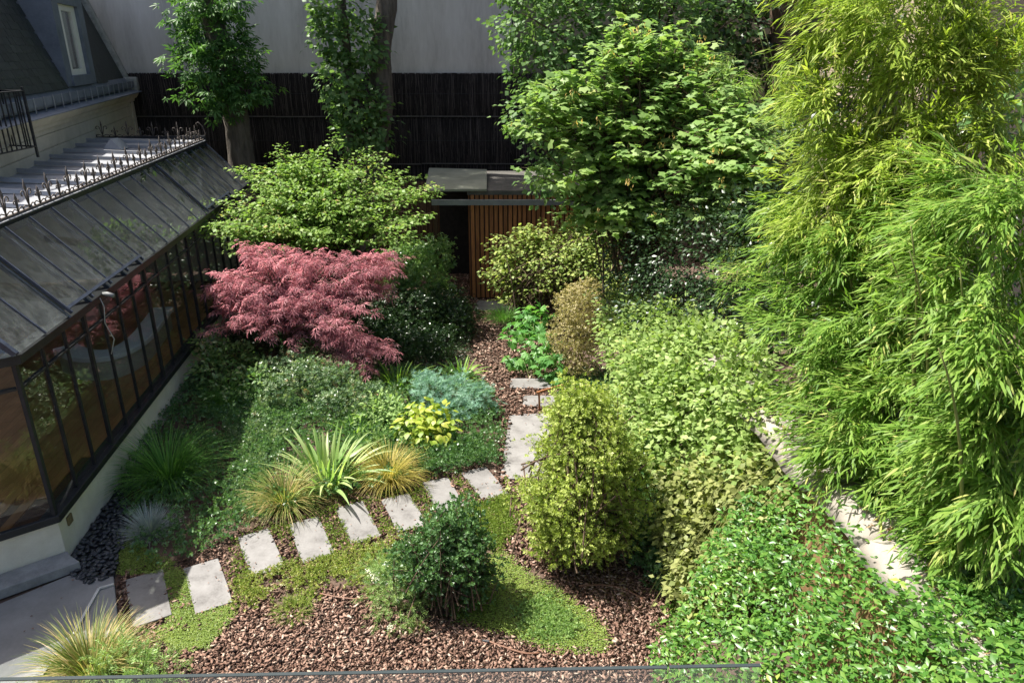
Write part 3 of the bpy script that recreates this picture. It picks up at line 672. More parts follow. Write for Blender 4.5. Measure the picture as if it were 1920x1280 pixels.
# iron balcony railing before the facade
rl = thing('balcony_railing', (-8.2,12.9,4.1), 'black iron railing standing on the zinc roof, far left edge', 'railing')
ra = Vector(at(70,288,12.9)); rb = Vector((ra.x+.12,ra.y-2.6,ra.z))
rdir = (rb-ra).normalized()
for z in (0.12, 1.02): MB().bar(ra+Vector((0,0,z)), rb+Vector((0,0,z)), 0.035, 0.02).build('rail', M['iron'], rl)
for i in range(19):
    p = ra+rdir*0.135*i; post = i % 9 == 0
    MB().bar(p+Vector((0,0,-.06 if post else .12)), p+Vector((0,0,1.08 if post else 1.02)), 0.035 if post else 0.018, 0.035 if post else 0.018).build('post' if post else 'baluster', M['iron'], rl)
MB().bar(ra+Vector((0,0,1.02)), ra+Vector((-.75,.2,1.02)), 0.035, 0.02).build('rail', M['iron'], rl)
MB().bar(ra+Vector((0,0,.12)), ra+Vector((-.75,.2,.12)), 0.035, 0.02).build('rail', M['iron'], rl)
for i in range(1,5):
    p = ra+Vector((-.15*i,.04*i,0)); MB().bar(p+Vector((0,0,.12)), p+Vector((0,0,1.02)), 0.018, 0.018).build('baluster', M['iron'], rl)

# ================================================================ CONSERVATORY, left
cv = thing('conservatory', (CONS[0], CONS[1], 0), 'long glazed conservatory with black bars, white base wall and zinc roof', 'conservatory', CRZ)
def cb(name, mb, mat, parent=None, **k): return mb.build(name, mat, parent or cv, local=True, **k)
CL = 11.6; ND = Vector((-0.85,-0.527,0)).normalized(); NN = Vector((-ND.y, ND.x, 0))   # front face runs along ND, faces NN
NN = Vector((0.527,-0.85,0)).normalized(); NLEN = 4.2
def nf(s, off, z): p = ND*s+NN*off; return (p.x, p.y, z)
def nbox(s0, s1, o0, o1, z0, z1):
    m = MB(); vs = [nf(s0,o0,z0),nf(s1,o0,z0),nf(s1,o1,z0),nf(s0,o1,z0),nf(s0,o0,z1),nf(s1,o0,z1),nf(s1,o1,z1),nf(s0,o1,z1)]
    return m.add(vs, [(0,1,2,3),(7,6,5,4),(4,5,1,0),(5,6,2,1),(6,7,3,2),(7,4,0,3)])
cb('base_wall', MB().prism([(0,0),(0,CL),(-.22,CL),(-.22,-.1), nf(NLEN,-.22,0)[:2], nf(NLEN,0,0)[:2]], 0, 0.60), M['roughcast'], bevel=0.006)
cb('stone_plinth', MB().prism([(.10,-.10), (.02,.0), nf(0,.01,0)[:2], nf(NLEN,.01,0)[:2], nf(NLEN,.34,0)[:2], nf(-.1,.34,0)[:2]], 0.02, 0.155), M['plinth'], bevel=0.012)
cb('sill', MB().prism([(.05,-.03),(.05,CL),(-.16,CL),(-.16,-.1), nf(NLEN,-.16,0)[:2], nf(NLEN,.05,0)[:2]], 0.60, 0.70), M['iron'], bevel=0.01)
cb('wall_vent', MB().box(0.0,0.022,.18,.30,.40,.52).box(0.0,0.03,.20,.28,.42,.43).box(0.0,0.03,.20,.28,.45,.46).box(0.0,0.03,.20,.28,.48,.49), surf('vent_brass', (0.16,0.12,0.06),(0.25,0.2,0.1),8))
ET = 2.83                                       # eave
ys = [0.0]+[0.62+0.583*i for i in range(19)]
for i, y in enumerate(ys):
    wd = 0.06 if i in (0, 3, 7, 11, 15) else 0.03
    cb('mullion', MB().box(-.035,.004 if wd < .05 else .012,y-wd/2,y+wd/2,.70,ET-.1), M['iron'])
for i in range(len(ys)-1):
    y0, y1 = ys[i], ys[i+1]
    cb('transom', MB().box(-.045,.004,y0+.03,y1-.03,2.40,2.43), M['iron'])
    for z0, z1 in ((.70,2.40),(2.43,ET-.1)):
        cb('pane', MB().box(-.03,-.024,y0+.02,y1-.02,z0,z1), M['glass_wall'])
for i in range(5):
    s = 0.0 if i == 0 else 1.05*i
    if i: cb('mullion', nbox(s-.03,s+.03,-.07,.02,.70,ET-.1), M['iron'])
    s1 = 1.05*(i+1)
    if s1 < NLEN+.1:
        cb('transom', nbox(s+.05,s1-.04,-.06,.012,2.40,2.43), M['iron'])
        for z0, z1 in ((.70,2.40),(2.43,ET-.1)): cb('pane', nbox(s+.03,s1-.02,-.03,-.024,z0,z1), M['glass_wall'])
# eave beam and shallow gutter
cb('eave_beam', MB().prism([(.10,-.05),(.10,CL),(-.12,CL),(-.12,-.1), nf(NLEN,-.12,0)[:2], nf(NLEN,.10,0)[:2]], ET-.10, ET), M['iron'], bevel=0.008)
cb('eave_flashing', MB().prism([(.13,-.06),(.13,CL),(-.03,CL),(-.03,-.1), nf(NLEN,-.03,0)[:2], nf(NLEN,.13,0)[:2]], ET+.003, ET+.025), M['iron'])
# sloping glass roof
A0 = Vector((.10,0,ET+.03)); A1 = Vector((-.80,0,3.84)); RU = (A1-A0); RUn = RU.normalized(); RN = Vector((RUn.z,0,-RUn.x))
rys = [-.1+0.645*i for i in range(19)]
def rp(t, y, off): return A0+RU*t+Vector((0,y,0))+RN*off
raised = {2:1, 3:1, 4:1, 5:1, 12:2, 13:2, 14:2}
for i, y in enumerate(rys):
    up = 0.085 if (i in raised or i-1 in raised) else 0.03
    cb('rafter', MB().bar(rp(0,y,up-.01),rp(1,y,up-.01),0.026,0.04,RN), M['lead_bar'])
    if up > .05: cb('rafter', MB().bar(rp(-.02,y,-.01),rp(1,y,-.01),0.05,0.05,RN), M['lead_bar'])
for i in range(len(rys)-1):
    y0, y1 = rys[i]+.027, rys[i+1]-.027; r = i in raised; off = .085 if r else .03; t0 = .06 if r else 0.0
    cb('roof_pane', MB().slab([rp(t0,y0,off),rp(t0,y1,off),rp(1,y1,off),rp(1,y0,off)], 0.006), M['glass_roof'])
    if r: cb('sash_edge', MB().bar(rp(t0,rys[i],off-.01),rp(t0,rys[i+1],off-.01),0.04,0.05,RN), M['lead_bar'])
hq = [nf(NLEN,.10,ET+.03),(.10,-.12,ET+.03),(-.80,-.1,3.84),(-1.6,-.9,3.84)]
cb('roof_pane', MB().slab([Vector(hq[0]),Vector(hq[3]),Vector(hq[2]),Vector(hq[1])][::-1], 0.006), M['glass_roof'])
cb('hip_rafter', MB().bar((.10,-.12,ET+.05),(-.80,-.1,3.87),0.06,0.06), M['lead_bar'])
# ridge beam and zinc roof
cb('ridge_beam', MB().box(-.92,-.79,-.1,CL,3.78,3.93), M['iron'])
zr = cb('zinc_roof', MB().add([(-.80,-.3,3.94),(-.80,CL,3.94),(-3.75,CL,4.05),(-1.5,-.3,4.05),(-.80,-.3,3.90),(-.80,CL,3.90),(-3.75,CL,4.01),(-1.5,-.3,4.01)],
     [(0,1,2,3),(7,6,5,4),(0,4,5,1),(1,5,6,2),(2,6,7,3),(3,7,4,0)]), M['zinc'])
for i in range(13):
    y = -.1+.98*i; xe = -1.5-2.25*(y+.3)/(CL+.3)+.1
    if y > CL: break
    zz = lambda x: 3.94+.11*(-.8-x)/(2.95)*1.0+.035
    s_ = MB().add([(-.86,y-.035,3.945),(-.86,y+.035,3.945),(-.86,y+.02,4.0),(-.86,y-.02,4.0),(xe,y-.035,4.045),(xe,y+.035,4.045),(xe,y+.02,4.115),(xe,y-.02,4.115)],
          [(0,3,2,1),(4,5,6,7),(0,1,5,4),(1,2,6,5),(2,3,7,6),(3,0,4,7)])
    cb('seam', s_, M['zinc'], zr)
cb('vent_cowl', MB().add([(-2.35,9.25,4.02),(-1.95,9.25,4.0),(-1.95,9.75,4.0),(-2.35,9.75,4.02),(-2.2,9.35,4.22),(-2.15,9.65,4.22)], [(0,1,4),(1,2,5,4),(2,3,5),(3,0,4,5),(0,3,2,1)]), M['zinc'], zr)
cb('upstand', MB().bar((-3.5,10.9,4.14),(-3.2,8.3,4.14),0.05,0.14), M['zinc_blue'], zr)
cb('far_edge', MB().box(-3.75,-.80,CL,CL+.06,3.85,4.05), M['iron'], zr)
cb('end_wall', MB().box(-3.6,-.02,CL-.08,CL,0,2.7).add([(.0,CL-.02,2.7),(-3.6,CL-.02,2.7),(-3.6,CL-.02,3.9),(-.85,CL-.02,3.8)],[(0,1,2,3)]), M['cream'])
# cresting
def spiral(c, r0, turns, dirn, r=0.009, a0=0.0, n=14):
    return [(c[0], c[1]+dirn*math.cos(a0+turns*2*math.pi*k/n)*r0*(1-.7*k/n), c[2]+math.sin(a0+turns*2*math.pi*k/n)*r0*(1-.7*k/n)) for k in range(n+1)]
def finial_mesh(h, curl, name):
    m = MB(); m.tube([(0,0,0),(0,0,h*.62)], [.013,.011], 6); m.tube([(0,0,h*.60),(0,0,h*.70),(0,0,h)], [.012,.022,.002], 6)
    for s in (-1,1):
        pts = [(0,0,h*.18),(0,s*.03,h*.30)]; cy_ = s*curl*1.15; cz = h*.52
        m.tube([(0,s*.012,h*.15),(0,s*curl*.35,h*.30),(0,s*curl*.5,h*.44)]+[(0,cy_-s*curl*.62*math.cos(a)*(1-a/9),cz+curl*.62*math.sin(a)*(1-a/9)) for a in [0,.6,1.2,1.8,2.4,3.0,3.6,4.2,4.8]], .009, 5)
        m.tube([(0,s*.16,.0),(0,s*.15,.035),(0,s*.10,.055),(0,s*.045,.035),(0,s*.012,.02)], .010, 5)
    return m.mesh(name, M['castiron'], True)
big, small = finial_mesh(.40,.085,'finial'), finial_mesh(.26,.05,'finial')
cr = cb('cresting', MB().bar((-.86,-.2,3.955),(-.86,CL,3.955),.05,.03), M['castiron'])
k = 0; y = -.05
while y < CL-.05:
    o = bpy.data.objects.new('finial', big if k % 2 else small); link(o, cr); o.location = (-.86,y,3.965)
    o.rotation_euler = (rr.uniform(-.04,.04), rr.uniform(-.06,.06), rr.uniform(-.08,.08)); y += .315; k += 1
m = MB(); m.tube([(-.86,CL,3.95),(-.80,CL+.06,4.1),(-.84,CL+.02,4.28),(-.92,CL-.02,4.38),(-.98,CL,4.34),(-.95,CL,4.28)], .012, 6)
cb('corner_scroll', m, M['castiron'], cr, smooth=True)
for k in range(9):
    o = bpy.data.objects.new('finial', big if k % 2 else small); link(o, cr); o.location = (-1.15-.30*k, CL+.02, 3.98+.01*k); o.rotation_euler = (0,0,math.pi/2+rr.uniform(-.05,.05))
# interior: floorboards, back wall, slots by the window
fl = cb('floor', MB().prism([(-.2,-.1),(-.2,CL-.1),(-6,CL-.1),(-6,-3), nf(NLEN,-.2,0)[:2]], 0.05, 0.30), M['timber_dark'])
pm = MB().box(-.066,.066,-1.2,1.2,0,.02).mesh('floorboard', M['floorboard'])
for i in range(38):
    x = -.30-.137*i; y = -2.6 if i % 2 else -1.5
    while y < CL-.8:
        ny = -.2 if x > -1 else -3
        if y+1.2 > -.1-.62*(-x)*1.0+1.0 or True:
            if y-1.2 > (x*0.62+.1):
                o = bpy.data.objects.new('floorboard', pm); link(o, fl); o.location = (x,y,.301)
        y += 2.41
for i in range(16):
    cb('floor_slot', MB().box(-.36,-.335,.55+.66*i,.95+.66*i,.322,.326), M['iron'], fl)
cb('room_back_wall', MB().box(-6.2,-6.0,-3.2,CL,.0,3.7).box(-6.0,-3.0,-3.3,-3.1,0,3.7), M['inner_wall'])
cb('room_ceiling', MB().add([(-6,-3,3.6),(-1.5,-.3,3.6),(-3.6,CL-.1,3.6),(-6,CL-.1,3.6),(-6,-3,3.7),(-1.5,-.3,3.7),(-3.6,CL-.1,3.7),(-6,CL-.1,3.7)],[(0,3,2,1),(4,5,6,7),(0,1,5,4),(1,2,6,5),(2,3,7,6),(3,0,4,7)]), M['inner_wall'])
cb('terrace_roof', MB().add([(-6,-3,3.92),(-1.5,-.3,3.92),(-2.6,5.2,3.92),(-6,5.2,3.92),(-6,-3,4.04),(-1.5,-.3,4.04),(-2.6,5.2,4.04),(-6,5.2,4.04)],[(0,3,2,1),(4,5,6,7),(0,1,5,4),(1,2,6,5),(2,3,7,6),(3,0,4,7)]), M['zinc'])

# curved white bench inside
bt = thing('curved_bench', (-7.5,13.2,.32), 'long white curved bench on the wooden floor inside the conservatory', 'bench')
mid = [(-8.5,12.95),(-8.0,12.62),(-7.55,12.62),(-7.35,13.0),(-7.35,13.6),(-7.5,14.4),(-7.66,15.2)]
def ribbon(pts, wd, z0, z1):
    # smooth the centre line, then a closed strip
    P = [Vector((*p,0)) for p in pts]; Q = []
    for i in range(len(P)-1):
        a = P[max(i-1,0)]; b = P[i]; c = P[i+1]; d = P[min(i+2,len(P)-1)]
        for t in [0,.25,.5,.75]:
            Q.append(0.5*((2*b)+(c-a)*t+(2*a-5*b+4*c-d)*t*t+(3*b-a-3*c+d)*t**3))
    Q.append(P[-1]); m = MB(); n = len(Q)
    for i, p in enumerate(Q):
        d = (Q[min(i+1,n-1)]-Q[max(i-1,0)]).normalized(); s = Vector((-d.y,d.x,0))*wd/2
        m.v += [(p.x-s.x,p.y-s.y,z0),(p.x+s.x,p.y+s.y,z0),(p.x+s.x,p.y+s.y,z1),(p.x-s.x,p.y-s.y,z1)]
        if i:
            b = 4*i; a = b-4
            m.f += [(a+k,b+k,b+(k+1)%4,a+(k+1)%4) for k in range(4)]
    m.f += [(3,2,1,0), tuple(4*(n-1)+k for k in range(4))]; return m
ribbon(mid, .42, .70, .80).build('seat', M['white_seat'], bt, bevel=.015)
ribbon(mid, .30, .321, .70).build('base', M['cream'], bt)

# thin bent metal strip on the terrace, pale
a, b, c_ = Vector(G(214,1096,.04)), Vector(G(186,1104,.04)), Vector(G(138,1190,.04))
t = thing('metal_strip', tuple(b), 'thin pale bent metal strip lying on the grey terrace', 'strip')
MB().bar(a+Vector((0,0,.012)), b+Vector((0,0,.012)), .03, .02).bar(b+Vector((0,0,.011)), c_+Vector((0,0,.011)), .03, .02).build('strip', M['metal_strip'], t)

# ================================================================ TIMBER SHED, back centre
sh = thing('timber_shed', (0, 19, 0), 'timber slatted shed with flat felt roof, behind the golden shrub', 'shed')
SX0, SX1, SF = -1.06, 2.4, 18.2
MB().box(SX0, SX1, SF+.05, 21.2, 0, 2.72).build('wall', M['timber_dark'], sh)
MB().box(SX0-.05, SX1+.1, SF-.02, 21.4, 2.725, 2.83).build('flat_roof', M['felt'], sh)
x = SX0+.03; i = 0
while x < SX1:
    MB().box(x, x+.085, SF+(.0 if i % 2 else .012), SF+.048, .06, 2.72).build('slat', M['timber'], sh, bevel=.004); x += .118; i += 1
for i in range(10):
    yy = SF+.15+.26*i; MB().box(SX0-.04, SX0-.003, yy, yy+.09, .06, 2.72).build('slat', M['timber'], sh)
MB().bar((-1.98,SF-.12,2.56),(2.4,SF-.12,2.56),.08,.13).build('beam', M['grey_beam'], sh)
MB().bar((-1.90,SF-.12,0),(-1.90,SF-.12,2.49),.08,.08,(0,1,0)).build('post', M['timber_dark'], sh)
MB().slab([(-2.15,SF-.05,2.86),(-.62,SF-.10,2.88),(-.70,20.7,2.98),(-2.3,20.7,3.02)], .05).build('roof_panel', M['panel_green'], sh)
MB().box(-2.05,-1.07,20.6,20.68,0,2.7).build('dark_doorway_panel', bpy.data.materials['screen_back'], sh)  # near-black panel added, its colour standing in for shade inside the doorway
MB().box(-3.9,-1.9,21.0,21.08,0,2.6).build('side_screen', M['timber_dark'], sh)
rng = np.random.default_rng(8)
leaf_part('side_reeds', reed_panel(-3.9,-1.1,20.97,0,2.6,1300), leaf_mat('brown_reed', [(0.05,0.025,0.012),(0.12,0.07,0.035),(0.2,0.12,0.06)], None, 0, .8, .2), sh)

# ================================================================ BOUNDARY WALL, right
HW = 2.2
wa = Vector(G(1880,1215,HW)); wb = Vector(G(1425,735,HW)); wd_ = (wb-wa).normalized(); wnr = Vector((wd_.y,-wd_.x,0))
bw = thing('boundary_wall', (wa.x, wa.y, 0), 'ochre garden wall with pale stone coping under the creeper and bamboo', 'wall')
w0 = wa-wd_*3.5; w1 = wa+wd_*5.6
def wq(s, o_, z): p = w0+wd_*s+wnr*o_; return (p.x,p.y,z)
WLEN = (w1-w0).length
MB().add([wq(0,-.16,0),wq(WLEN,-.16,0),wq(WLEN,.26,0),wq(0,.26,0),wq(0,-.16,HW-.14),wq(WLEN,-.16,HW-.14),wq(WLEN,.26,HW-.14),wq(0,.26,HW-.14)],
   [(0,3,2,1),(4,5,6,7),(0,1,5,4),(1,2,6,5),(2,3,7,6),(3,0,4,7)]).build('wall_face', M['ochre'], bw)
s = 0.0; rr = random.Random(21)
while s < WLEN-.3:
    l = rr.uniform(.62,.95); m = MB(); n = 6; k = 7
    lo, hi = -.36+rr.uniform(-.07,.04), .52+rr.uniform(-.10,.08); dz = rr.uniform(-.02,.03)
    for i in range(n+1):
        for j in range(k):
            t = j/(k-1); e = min(i, n-i)/n*2
            m.v.append(wq(s+.008+(l-.016)*i/n, lo+(hi-lo)*t+rr.uniform(-.012,.012), HW-.13+dz+.15*math.sin(math.pi*t)**.35*(1-.25*(1-min(1,e*2.5)))+rr.uniform(-.012,.012)))
    for i in range(n):
        for j in range(k-1):
            a = i*k+j; m.f.append((a,a+k,a+k+1,a+1))
    m.f.append(tuple(range(k))); m.f.append(tuple(n*k+j for j in range(k))[::-1])
    m.f.append(tuple([i*k for i in range(n+1)])[::-1]+tuple(i*k+k-1 for i in range(n+1)))
    m.build('coping_stone', M['rock'], bw, smooth=True); s += l

rgv = MB(); rgv.add([wq(0,.24,0),wq(WLEN,.24,0),wq(WLEN,3.2,0),wq(0,3.2,0),wq(0,.24,HW-.16),wq(WLEN,.24,HW-.16),wq(WLEN,3.2,HW-.16),wq(0,3.2,HW-.16)],
   [(0,3,2,1),(4,5,6,7),(0,1,5,4),(1,2,6,5),(2,3,7,6),(3,0,4,7)])
tag(rgv.build('raised_ground', M['soil']), kind='structure')
# ================================================================ TREES AT THE BACK
rng = np.random.default_rng(11)
def trunk(name, pts, radii, mat, parent, n=14, rough=0.06):
    P = []; R = []
    for i in range(len(pts)-1):
        a, b = Vector(pts[i]), Vector(pts[i+1])
        for k in range(6):
            t = k/6; P.append(a.lerp(b,t)); R.append((radii[i]*(1-t)+radii[i+1]*t))
    P.append(Vector(pts[-1])); R.append(radii[-1])
    m = MB(); m.tube(P, R, n)
    m.v = [tuple(Vector(v)+Vector((rng.normal(),rng.normal(),rng.normal()*.5))*rough*R[min(i//n,len(R)-1)]) for i, v in enumerate(m.v)]
    return m.build(name, M[mat], parent, smooth=True)
PALM5 = T_fingers([-95,-48,0,48,95],[.7,.95,1.05,.95,.7],.30,.28)
OV = T_leaf4(.74,.06,.14); OVN = T_leaf4(.52,.07,.15); OVW = T_leaf4(.85,.06,.16); SM = T_small(.5); SMW = T_small(.7,.06,.12)
TA = 21.6
a0 = at(462,480,TA); t = thing('chestnut_tree', (a0[0],TA,0), 'thick trunked chestnut tree with a leafy skirt high on the left', 'tree')
trunk('trunk', [(a0[0],TA,-.1), at(456,330,TA), at(440,200,TA), at(405,60,TA), at(385,0,TA), at(365,-140,TA), (a0[0]+.1,TA-.2,15.2)], [.46,.37,.34,.30,.28,.24,.15], 'bark_grey', t)
lo = px_lobes([(350,15,21.2,.55,.5,.5),(400,70,21.2,.9,.7,.7),(385,120,20.9,.95,.7,.6),(440,110,21.2,.7,.7,.6),(395,170,20.8,.75,.6,.65),(460,165,20.9,.55,.6,.55),(420,10,21.2,.7,.7,.5)])
d1, P1 = foliage(rng, lo, 330, 4, PALM5, .20, clump_r=.22, up=.8, outw=.55, droop=.25)
leaf_part('lower_foliage', d1, M['l_chest'], t)
lo2 = [(a0[0]-.3,TA-.3,15.8,1.7,1.6,1.4),(a0[0]+.6,TA-.2,17.2,1.6,1.5,1.3)]
d2, P2 = foliage(rng, lo2, 380, 5, PALM5, .26, clump_r=.3, up=.8, outw=.5, droop=.25)
leaf_part('crown', d2, M['l_chest'], t)
limbs(rng, (a0[0],TA-.2,13.6), [P2[i] for i in rng.choice(len(P2),14,False)], .09, M['bark_grey'], t)

b0 = at(692,482,TA); t = thing('linden_tree', (b0[0],TA,0), 'tall linden with bare right trunk and leaves down its left side', 'tree')
trunk('trunk', [(b0[0],TA,-.1), at(700,330,TA), at(716,190,TA), at(712,100,TA), at(728,0,TA), at(735,-150,TA), (b0[0]+1.0,TA-.2,15.0)], [.38,.32,.32,.29,.27,.24,.14], 'bark_grey', t)
trunk('side_trunk', [(b0[0]-.35,TA-.1,0), at(660,280,TA-.2), at(652,120,TA-.2), at(640,0,TA-.2), at(620,-140,TA-.2)], [.17,.15,.13,.12,.1], 'bark_grey', t)
lo = px_lobes([(640,20,21.1,.75,.6,.7),(665,80,21.1,.8,.6,.7),(640,150,21.0,.6,.6,.7),(670,200,20.9,.8,.6,.6),(700,240,20.8,.6,.5,.55),(655,255,20.9,.5,.5,.4),(618,60,21.1,.5,.5,.6)])
d1, P1 = foliage(rng, lo, 620, 5, OVW, .15, clump_r=.2, up=.7, outw=.6, droop=.3)
leaf_part('lower_foliage', d1, M['l_linden'], t)
lo2 = [(b0[0]+.6,TA-.2,15.4,2.0,1.6,1.5),(b0[0]+1.6,TA-.2,17.0,1.8,1.5,1.4)]
d2, P2 = foliage(rng, lo2, 520, 6, OVW, .2, clump_r=.3, up=.75, outw=.5)
leaf_part('crown', d2, M['l_linden'], t)
limbs(rng, (b0[0]+.9,TA-.2,13.6), [P2[i] for i in rng.choice(len(P2),14,False)], .08, M['bark_brown'], t)

# second linden, dark mass top centre right
c0 = (3.2,18.6,0); t = thing('shaded_linden', c0, 'dark linden crown filling the top behind the sycamore', 'tree')
trunk('trunk', [(3.2,18.6,-.1),(3.1,18.6,2.5),(3.3,18.5,5),(3.2,18.4,8.5)], [.3,.25,.22,.15], 'bark_brown', t)
lo = px_lobes([(985,40,17.3,.7,.8,.75),(1060,70,17.2,1.0,.9,.9),(1150,50,17.3,1.1,.9,.9),(1240,60,17.5,1.1,.9,.9),(1010,140,17,.7,.7,.7),(1090,150,17.2,1.0,.8,.8),(1000,215,16.8,.6,.6,.6),
               (1060,270,16.8,.7,.6,.8),(1330,50,18,1.1,.9,1.0),(1180,-70,17.8,1.6,1.3,1.1),(1010,-60,17.8,1.1,1.0,.9),(1030,330,16.7,.45,.5,.5)])
d1, P1 = foliage(rng, lo, 1900, 6, OVW, .12, clump_r=.22, up=.7, outw=.6, droop=.25)
leaf_part('crown', d1, M['l_linden'], t)
limbs(rng, (3.2,18.5,4.5), [P1[i] for i in rng.choice(len(P1),26,False)], .07, M['bark_brown'], t)
# far tree with a brown trunk, top right
f0 = at(1468,100,18.5); t = thing('brown_trunk_tree', (f0[0],18.5,0), 'tree with a brown trunk in deep shade behind the bamboo top', 'tree')
trunk('trunk', [(f0[0]-.1,18.5,-.1), f0, at(1468,0,18.5), at(1472,-140,18.5)], [.36,.3,.28,.22], 'bark_brown', t)
lo = px_lobes([(1390,60,18.9,1.0,.8,1.0),(1420,-40,18.9,1.6,1.2,.9),(1560,40,19,1.3,.9,1.1),(1700,80,18.6,1.3,.8,1.0),(1330,130,18.5,1.0,.8,.8),(1760,180,18.2,.6,.6,.8),(1580,150,18.6,1.3,.8,.9),(1880,40,18.0,1.0,.8,.8),(1460,200,18.9,1.4,.8,1.2),(1650,260,18.6,1.3,.8,1.2)])
d1, P1 = foliage(rng, lo, 1500, 6, OV, .15, clump_r=.26, up=.7, outw=.5)
leaf_part('crown', d1, M['l_dark'], t)
limbs(rng, at(1468,60,18.5), [P1[i] for i in rng.choice(len(P1),16,False)], .06, M['bark_brown'], t)

# ---------------- sycamore, centre right
s0 = (2.55,13.9,0); t = thing('sycamore_tree', s0, 'sunlit sycamore with lobed leaves and hanging brown seeds', 'tree')
trunk('trunk', [(2.55,13.9,-.1),(2.5,13.8,2.0),(2.3,13.6,3.6),(2.3,13.4,5.6)], [.2,.16,.12,.06], 'bark_brown', t)
SYC = T_palm([-118,-58,0,58,118],[.55,.88,1.0,.88,.55],.62,.22,0)
lo = px_lobes([(1040,175,13.2,.62,.7,.42),(1130,130,13.5,.7,.7,.5),(1210,110,13.6,.7,.7,.55),(1080,250,12.9,.62,.7,.45),(1180,210,12.9,.75,.7,.5),(1270,190,13.2,.7,.7,.6),(1120,330,12.6,.65,.6,.45),(1220,310,12.4,.7,.6,.5),
               (1310,280,12.6,.7,.7,.5),(1370,300,11.6,.6,.6,.45),(1180,400,12.2,.55,.6,.38),(1290,380,12.0,.65,.6,.45),(1390,370,11.5,.5,.5,.4),(1100,390,12.8,.5,.5,.35),(1240,420,12.0,.5,.5,.32),(1400,250,11.8,.55,.6,.4),
               (1330,160,13.0,.6,.6,.5),(1390,200,12.4,.5,.6,.4),(1430,300,11.2,.4,.5,.35),(1340,350,11.8,.5,.5,.35),(1250,60,13.8,.6,.6,.4),(1060,205,13.0,.5,.5,.3)])
lo += px_lobes([(985,150,13.4,.25,.3,.1),(965,235,13.0,.2,.3,.08),(1010,330,12.8,.3,.3,.12),(1180,40,13.8,.4,.4,.2),(1300,90,13.6,.4,.4,.25),(1420,420,10.8,.35,.35,.2),(1050,400,13.2,.4,.4,.2),(1075,360,13.0,.35,.35,.2)])
spray_crown(rng, t, (2.35,13.7,3.4), lo, 470, SYC, .115, 'l_syc', reach=.85, step=.11, per=3, g=(.09,.09,.035), down=.25, hub_jit=(.3,.3,.9), r0=.02, rise=.75, nj=.3, hue=.35)
P1, _d = lobe_points(rng, lo, 200, .2)
ii = rng.choice(len(P1), 70, False)
pp = np.repeat(P1[ii],8,0)+rng.normal(size=(560,3))*.045+np.array((0,-.08,-.02))
leaf_part('seed_keys', instance(T_small(.35), pp, np.column_stack([rng.normal(size=560)*.5,rng.normal(size=560)*.5,-np.ones(560)]), rng.normal(size=(560,3)), np.full(560,.06), rng.random(560)*.5+.5), leaf_mat('seed_key', [(0.25,0.17,0.06),(0.42,0.30,0.12)], None, .3), t)

# ---------------- witch hazel, centre left
h0 = (-4.35,16.9,0); t = thing('witch_hazel', h0, 'wide layered bright green witch hazel behind the red maple', 'shrub')
lo = px_lobes([(440,410,15.4,.85,.8,.2),(395,440,15.0,.4,.6,.16),(470,370,16.0,.8,.8,.2),(520,330,16.6,.85,.8,.2),(560,300,17.1,.6,.7,.16),(625,315,16.8,.8,.8,.18),(690,340,16.6,.85,.8,.2),(760,370,16.4,.75,.7,.16),(775,322,17.2,.45,.4,.10),(800,405,16.0,.35,.4,.12),(590,285,17.4,.35,.4,.12),
               (560,365,16.0,.85,.8,.2),(640,385,15.8,.8,.8,.18),(720,410,15.7,.75,.7,.16),(500,415,15.3,.8,.7,.18),(600,425,15.3,.8,.7,.16),(540,450,14.9,.6,.6,.14),(455,325,17.0,.4,.5,.12),(700,290,17.4,.42,.4,.12),(690,445,15.2,.55,.5,.13),(420,465,14.8,.4,.4,.12),(760,440,15.6,.4,.4,.12),(628,268,17.6,.2,.2,.1),(745,296,17.4,.22,.2,.1),(806,300,17.2,.14,.2,.06),(390,345,16.4,.25,.3,.1),(520,285,17.4,.2,.2,.1),(815,350,16.6,.2,.2,.08)])
hub = np.array((h0[0],h0[1],1.2))
spray_crown(rng, t, hub, lo, 300, OV, .092, 'l_hazel', reach=1.3, per=4)
for i in range(6):
    mb = MB(); a_ = Vector((h0[0]+rng.normal()*.3, h0[1]+rng.normal()*.25, 0)); b_ = Vector(hub+rng.normal(size=3)*np.array((.3,.25,.15)))
    mb.tube([a_, a_.lerp(b_,.5)+Vector((rng.normal()*.06,rng.normal()*.06,0)), b_, b_+Vector((rng.normal()*.3,rng.normal()*.3,.8))], [.05,.042,.035,.018], 7); mb.build('stem', M['bark_brown'], t, smooth=True)
# ---------------- red Japanese maple
m0 = G(572,697); t = thing('red_maple', m0, 'low spreading red laceleaf Japanese maple beside the conservatory', 'tree')
LACE = T_fingers([-125,-85,-45,0,45,85,125],[.55,.8,.95,1.05,.95,.8,.55],.11,.35)
lo = px_lobes([(420,600,13.0,.55,.6,.26),(400,560,13.3,.4,.5,.2),(450,530,13.6,.6,.6,.28),(480,475,14.0,.5,.5,.26),(540,490,14.0,.7,.6,.3),(610,500,14.0,.7,.6,.3),(660,530,13.8,.6,.6,.26),(725,500,13.9,.42,.5,.24),(740,490,13.9,.22,.3,.2),(720,540,13.6,.4,.4,.2),
               (490,555,13.3,.65,.6,.22),(560,555,13.3,.6,.6,.2),(640,565,13.2,.65,.6,.22),(470,615,12.8,.45,.5,.16),(525,590,13.0,.4,.4,.14),(645,610,12.9,.55,.5,.18),(640,645,12.7,.3,.3,.12),(600,590,13.1,.4,.4,.14),(690,640,12.9,.4,.4,.2),(720,668,12.8,.3,.35,.16),(680,675,12.6,.3,.35,.14),(500,655,12.5,.25,.3,.12),(660,585,13.0,.5,.5,.2)])
